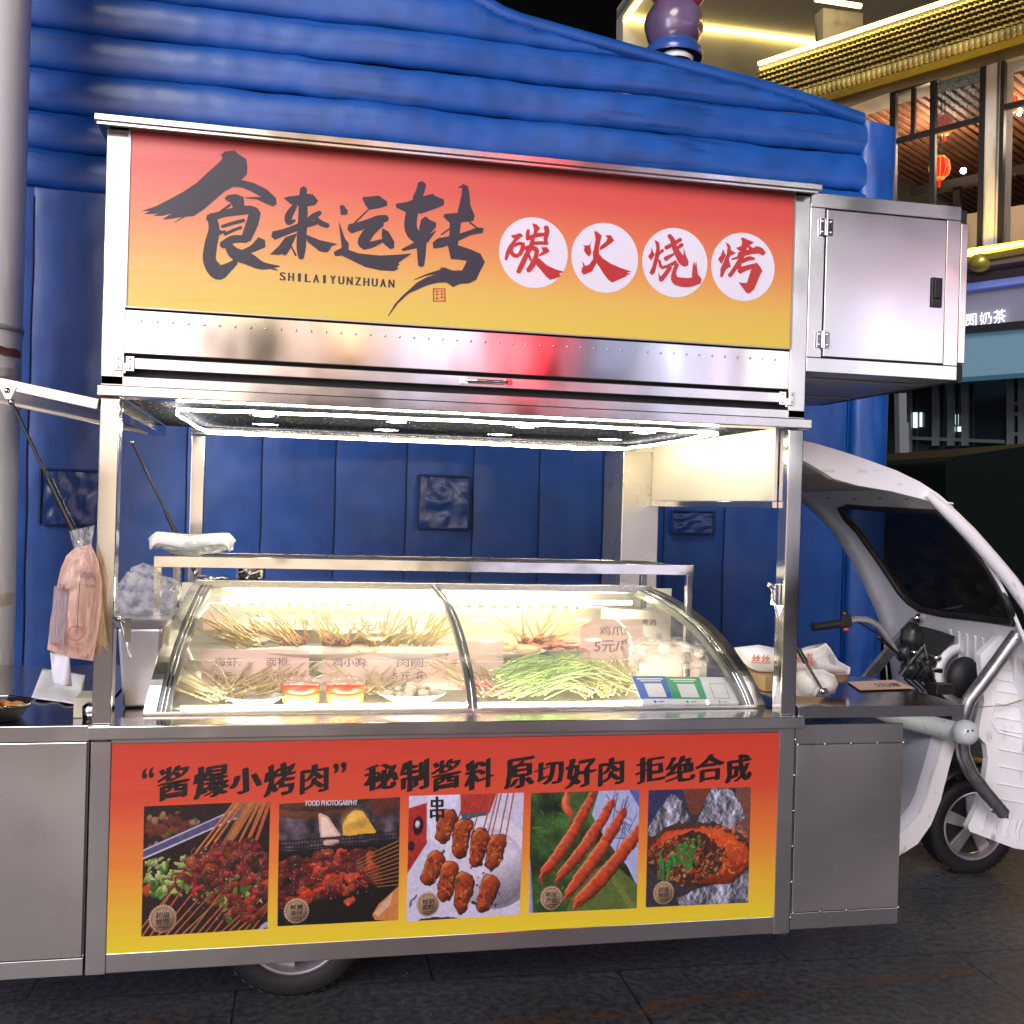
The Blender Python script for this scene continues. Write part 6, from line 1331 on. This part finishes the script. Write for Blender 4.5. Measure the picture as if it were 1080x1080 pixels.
# ================================================================= GROUND
m, nt, b = new_mat('paving'); N, L = nt.nodes, nt.links
g_ = N.new('ShaderNodeNewGeometry'); mp = N.new('ShaderNodeMapping'); mp.inputs['Rotation'].default_value = (0, 0, .03); mp.inputs['Location'].default_value = (.22, .28, 0); L.new(g_.outputs['Position'], mp.inputs[0])
br = N.new('ShaderNodeTexBrick'); br.inputs['Scale'].default_value = 1; br.inputs['Brick Width'].default_value = 1.2; br.inputs['Row Height'].default_value = .6; br.inputs['Mortar Size'].default_value = .004; br.inputs['Mortar Smooth'].default_value = .3
br.inputs['Color1'].default_value = (.060,.061,.067,1); br.inputs['Color2'].default_value = (.078,.078,.086,1); br.inputs['Mortar'].default_value = (.018,.018,.020,1); L.new(mp.outputs[0], br.inputs['Vector'])
n1 = N.new('ShaderNodeTexNoise'); n1.inputs['Scale'].default_value = 38; n1.inputs['Detail'].default_value = 8; L.new(g_.outputs['Position'], n1.inputs['Vector'])
n2 = N.new('ShaderNodeTexNoise'); n2.inputs['Scale'].default_value = 1.7; n2.inputs['Detail'].default_value = 6; L.new(g_.outputs['Position'], n2.inputs['Vector'])
mx = N.new('ShaderNodeMix'); mx.data_type = 'RGBA'; mx.blend_type = 'MULTIPLY'; mx.inputs['Factor'].default_value = 1; L.new(br.outputs['Color'], mx.inputs['A'])
mr = N.new('ShaderNodeMapRange'); mr.inputs[1].default_value = .3; mr.inputs[2].default_value = .7; mr.inputs[3].default_value = .45; mr.inputs[4].default_value = 1.7; L.new(n1.outputs[0], mr.inputs[0])
mr2 = N.new('ShaderNodeMapRange'); mr2.inputs[1].default_value = .3; mr2.inputs[2].default_value = .7; mr2.inputs[3].default_value = .7; mr2.inputs[4].default_value = 1.3; L.new(n2.outputs[0], mr2.inputs[0])
mm = N.new('ShaderNodeMath'); mm.operation = 'MULTIPLY'; L.new(mr.outputs[0], mm.inputs[0]); L.new(mr2.outputs[0], mm.inputs[1]); L.new(mm.outputs[0], mx.inputs['B']); L.new(mx.outputs['Result'], b.inputs['Base Color'])
mr3 = N.new('ShaderNodeMapRange'); mr3.inputs[3].default_value = .38; mr3.inputs[4].default_value = .62; L.new(n2.outputs[0], mr3.inputs[0]); L.new(mr3.outputs[0], b.inputs['Roughness'])
bp = N.new('ShaderNodeBump'); bp.inputs['Distance'].default_value = .004; L.new(n1.outputs[0], bp.inputs['Height']); bp2 = N.new('ShaderNodeBump'); bp2.inputs['Distance'].default_value = .006; bp2.invert = True
L.new(br.outputs['Fac'], bp2.inputs['Height']); L.new(bp.outputs[0], bp2.inputs['Normal']); L.new(bp2.outputs[0], b.inputs['Normal'])
gr = MB().add([(-120,-60,0),(120,-60,0),(120,160,0),(-120,160,0)], [(0,1,2,3)]).build('ground', m, None); tag(gr, kind='structure')
# worn orange paint lines
m, nt, b = new_mat('worn_orange_paint'); N, L = nt.nodes, nt.links
b.inputs['Base Color'].default_value = (.24,.11,.03,1); b.inputs['Roughness'].default_value = .6
tc = N.new('ShaderNodeNewGeometry'); n1 = N.new('ShaderNodeTexNoise'); n1.inputs['Scale'].default_value = 7; n1.inputs['Detail'].default_value = 9; n1.inputs['Roughness'].default_value = .7; L.new(tc.outputs['Position'], n1.inputs['Vector'])
mr = N.new('ShaderNodeMapRange'); mr.inputs[1].default_value = .44; mr.inputs[2].default_value = .62; mr.inputs[3].default_value = 0; mr.inputs[4].default_value = .5; L.new(n1.outputs[0], mr.inputs[0]); L.new(mr.outputs[0], b.inputs['Alpha'])
for P in ([(470,1083),(800,1042),(1100,1014),(1100,1020),(800,1053),(520,1093)], [(130,1090),(165,1060),(200,1062),(190,1095)]):
    o = MB().poly([AZ(x, y, .004) for x, y in P][::-1]).build('painted_line', m, None); tag(o, kind='structure')
g = MB()
rr_ = random.Random(5)
for i in range(60):
    x, y = rr_.uniform(-1, 4.5), rr_.uniform(-1.2, 1.2); g.ball((x, y, .002), rr_.uniform(.002, .005), 6, 4, (1, 1, .6), .4, i)
tag(g.build('loose_grit', mat('grit', (.10,.09,.08), .8), None), 'scattered grit specks on the dark paving', 'grit', kind='stuff')
# ================================================================= SHOPS ACROSS THE STREET (unseen; lit fronts for the steel to mirror, some added as fill)
YS = -10.5
sb = thing('street_shop', (2, YS, 0), 'shop row across the street with white lit fronts and red vertical sign', 'building')
SW = mat('shop_wall', (.10,.09,.10), .7)
MB().box(-14, 20, YS-1, YS-.2, 0, 6.3).build('shop_wall', SW, sb)
def lit(x0, x1, z0, z1, col, s, nm='lit_sign'): return MB().box(x0, x1, YS-.19, YS-.1, z0, z1).build(nm, emis('lit_'+str(len(MATS)), col, s), sb)
lit(-6.5, -3.2, 3.4, 6.1, '#ece6ff', 2.8)
lit(-3.0, -1.9, 3.6, 6.1, '#ffd8d0', 1.8)
lit(-1.75, -.75, 3.2, 6.1, '#f2eeff', 3.2)
lit(-.6, .25, 3.7, 5.9, '#ffe9c8', 2.2)
lit(-6.5, -.2, 1.9, 3.3, '#ffd9c4', 1.2)
lit(.7, 1.5, 3.4, 6.0, '#ffc9a0', 1.5)
lit(1.8, 3.0, 3.0, 5.8, '#f2eaff', 1.2)
lit(3.42, 3.62, 3.0, 6.2, '#ff1a28', 6)
lit(4.3, 5.2, 3.2, 4.6, '#b8c4e8', .5)
lit(-6.5, -2.2, .3, 1.75, '#fff0e0', .9, 'lit_window')  # unseen glowing panels added low down to brighten rails and posts
lit(-1.6, 2.6, .3, 1.75, '#ffe8cc', .8, 'lit_window')
lit(3.2, 7.0, .3, 1.75, '#f0e8ff', .7, 'lit_window')
lit(5.5, 5.75, 2.4, 6.1, '#d8e0ff', 2.0)
lit(6.1, 6.35, 2.4, 6.1, '#cdb9d8', 2.2)
lit(6.9, 7.15, 2.0, 6.1, '#ffffff', 2.6)
lit(8.0, 10.4, 2.2, 4.6, '#f0ecff', 1.0)
lit(10.6, 13.5, 2.4, 4.9, '#e8e0f8', .8)
lit(8.2, 13.5, 4.8, 5.15, '#ffc8d0', 1.0)
lit(8.2, 13.5, 5.2, 6.2, '#8090a8', .22)
lit(-13, -7.2, 1.0, 6.2, '#e6e0f4', 6.0)  # unseen far-left panel, made strong to light the inside of the cab
# ================================================================= LIGHT
w = bpy.data.worlds.new('World'); SC.world = w; w.use_nodes = True; nt = w.node_tree
sky = nt.nodes.new('ShaderNodeTexSky'); sky.sky_type = 'NISHITA'; sky.sun_disc = False; sky.sun_elevation = math.radians(-4); sky.sun_rotation = math.radians(200); sky.air_density = 1
nt.links.new(sky.outputs[0], nt.nodes['Background'].inputs[0]); nt.nodes['Background'].inputs[1].default_value = .06
sl = bpy.data.lights.new('street_glow', 'SUN'); sl.energy = 1.08; sl.angle = math.radians(28); sl.color = (1, .965, .95)
so = bpy.data.objects.new('street_glow', sl); COL.objects.link(so); so.rotation_euler = Vector((.34, .87, -.46)).to_track_quat('-Z', 'Y').to_euler()
def area(name, loc, sx, sy, e, col, rot):
    l = bpy.data.lights.new(name, 'AREA'); l.shape = 'RECTANGLE'; l.size = sx; l.size_y = sy; l.energy = e; l.color = col; o = bpy.data.objects.new(name, l); o.location = loc; o.rotation_euler = rot; COL.objects.link(o); return o
SC.view_settings.view_transform = 'Standard'; SC.view_settings.look = 'None'; SC.view_settings.gamma = 1; SC.view_settings.exposure = 1.3; SC.view_settings.use_curve_mapping = False
SC.cycles.use_denoising = True; SC.cycles.max_bounces = 8; SC.cycles.transparent_max_bounces = 16; SC.cycles.caustics_reflective = False; SC.cycles.caustics_refractive = False; SC.cycles.sample_clamp_indirect = 6
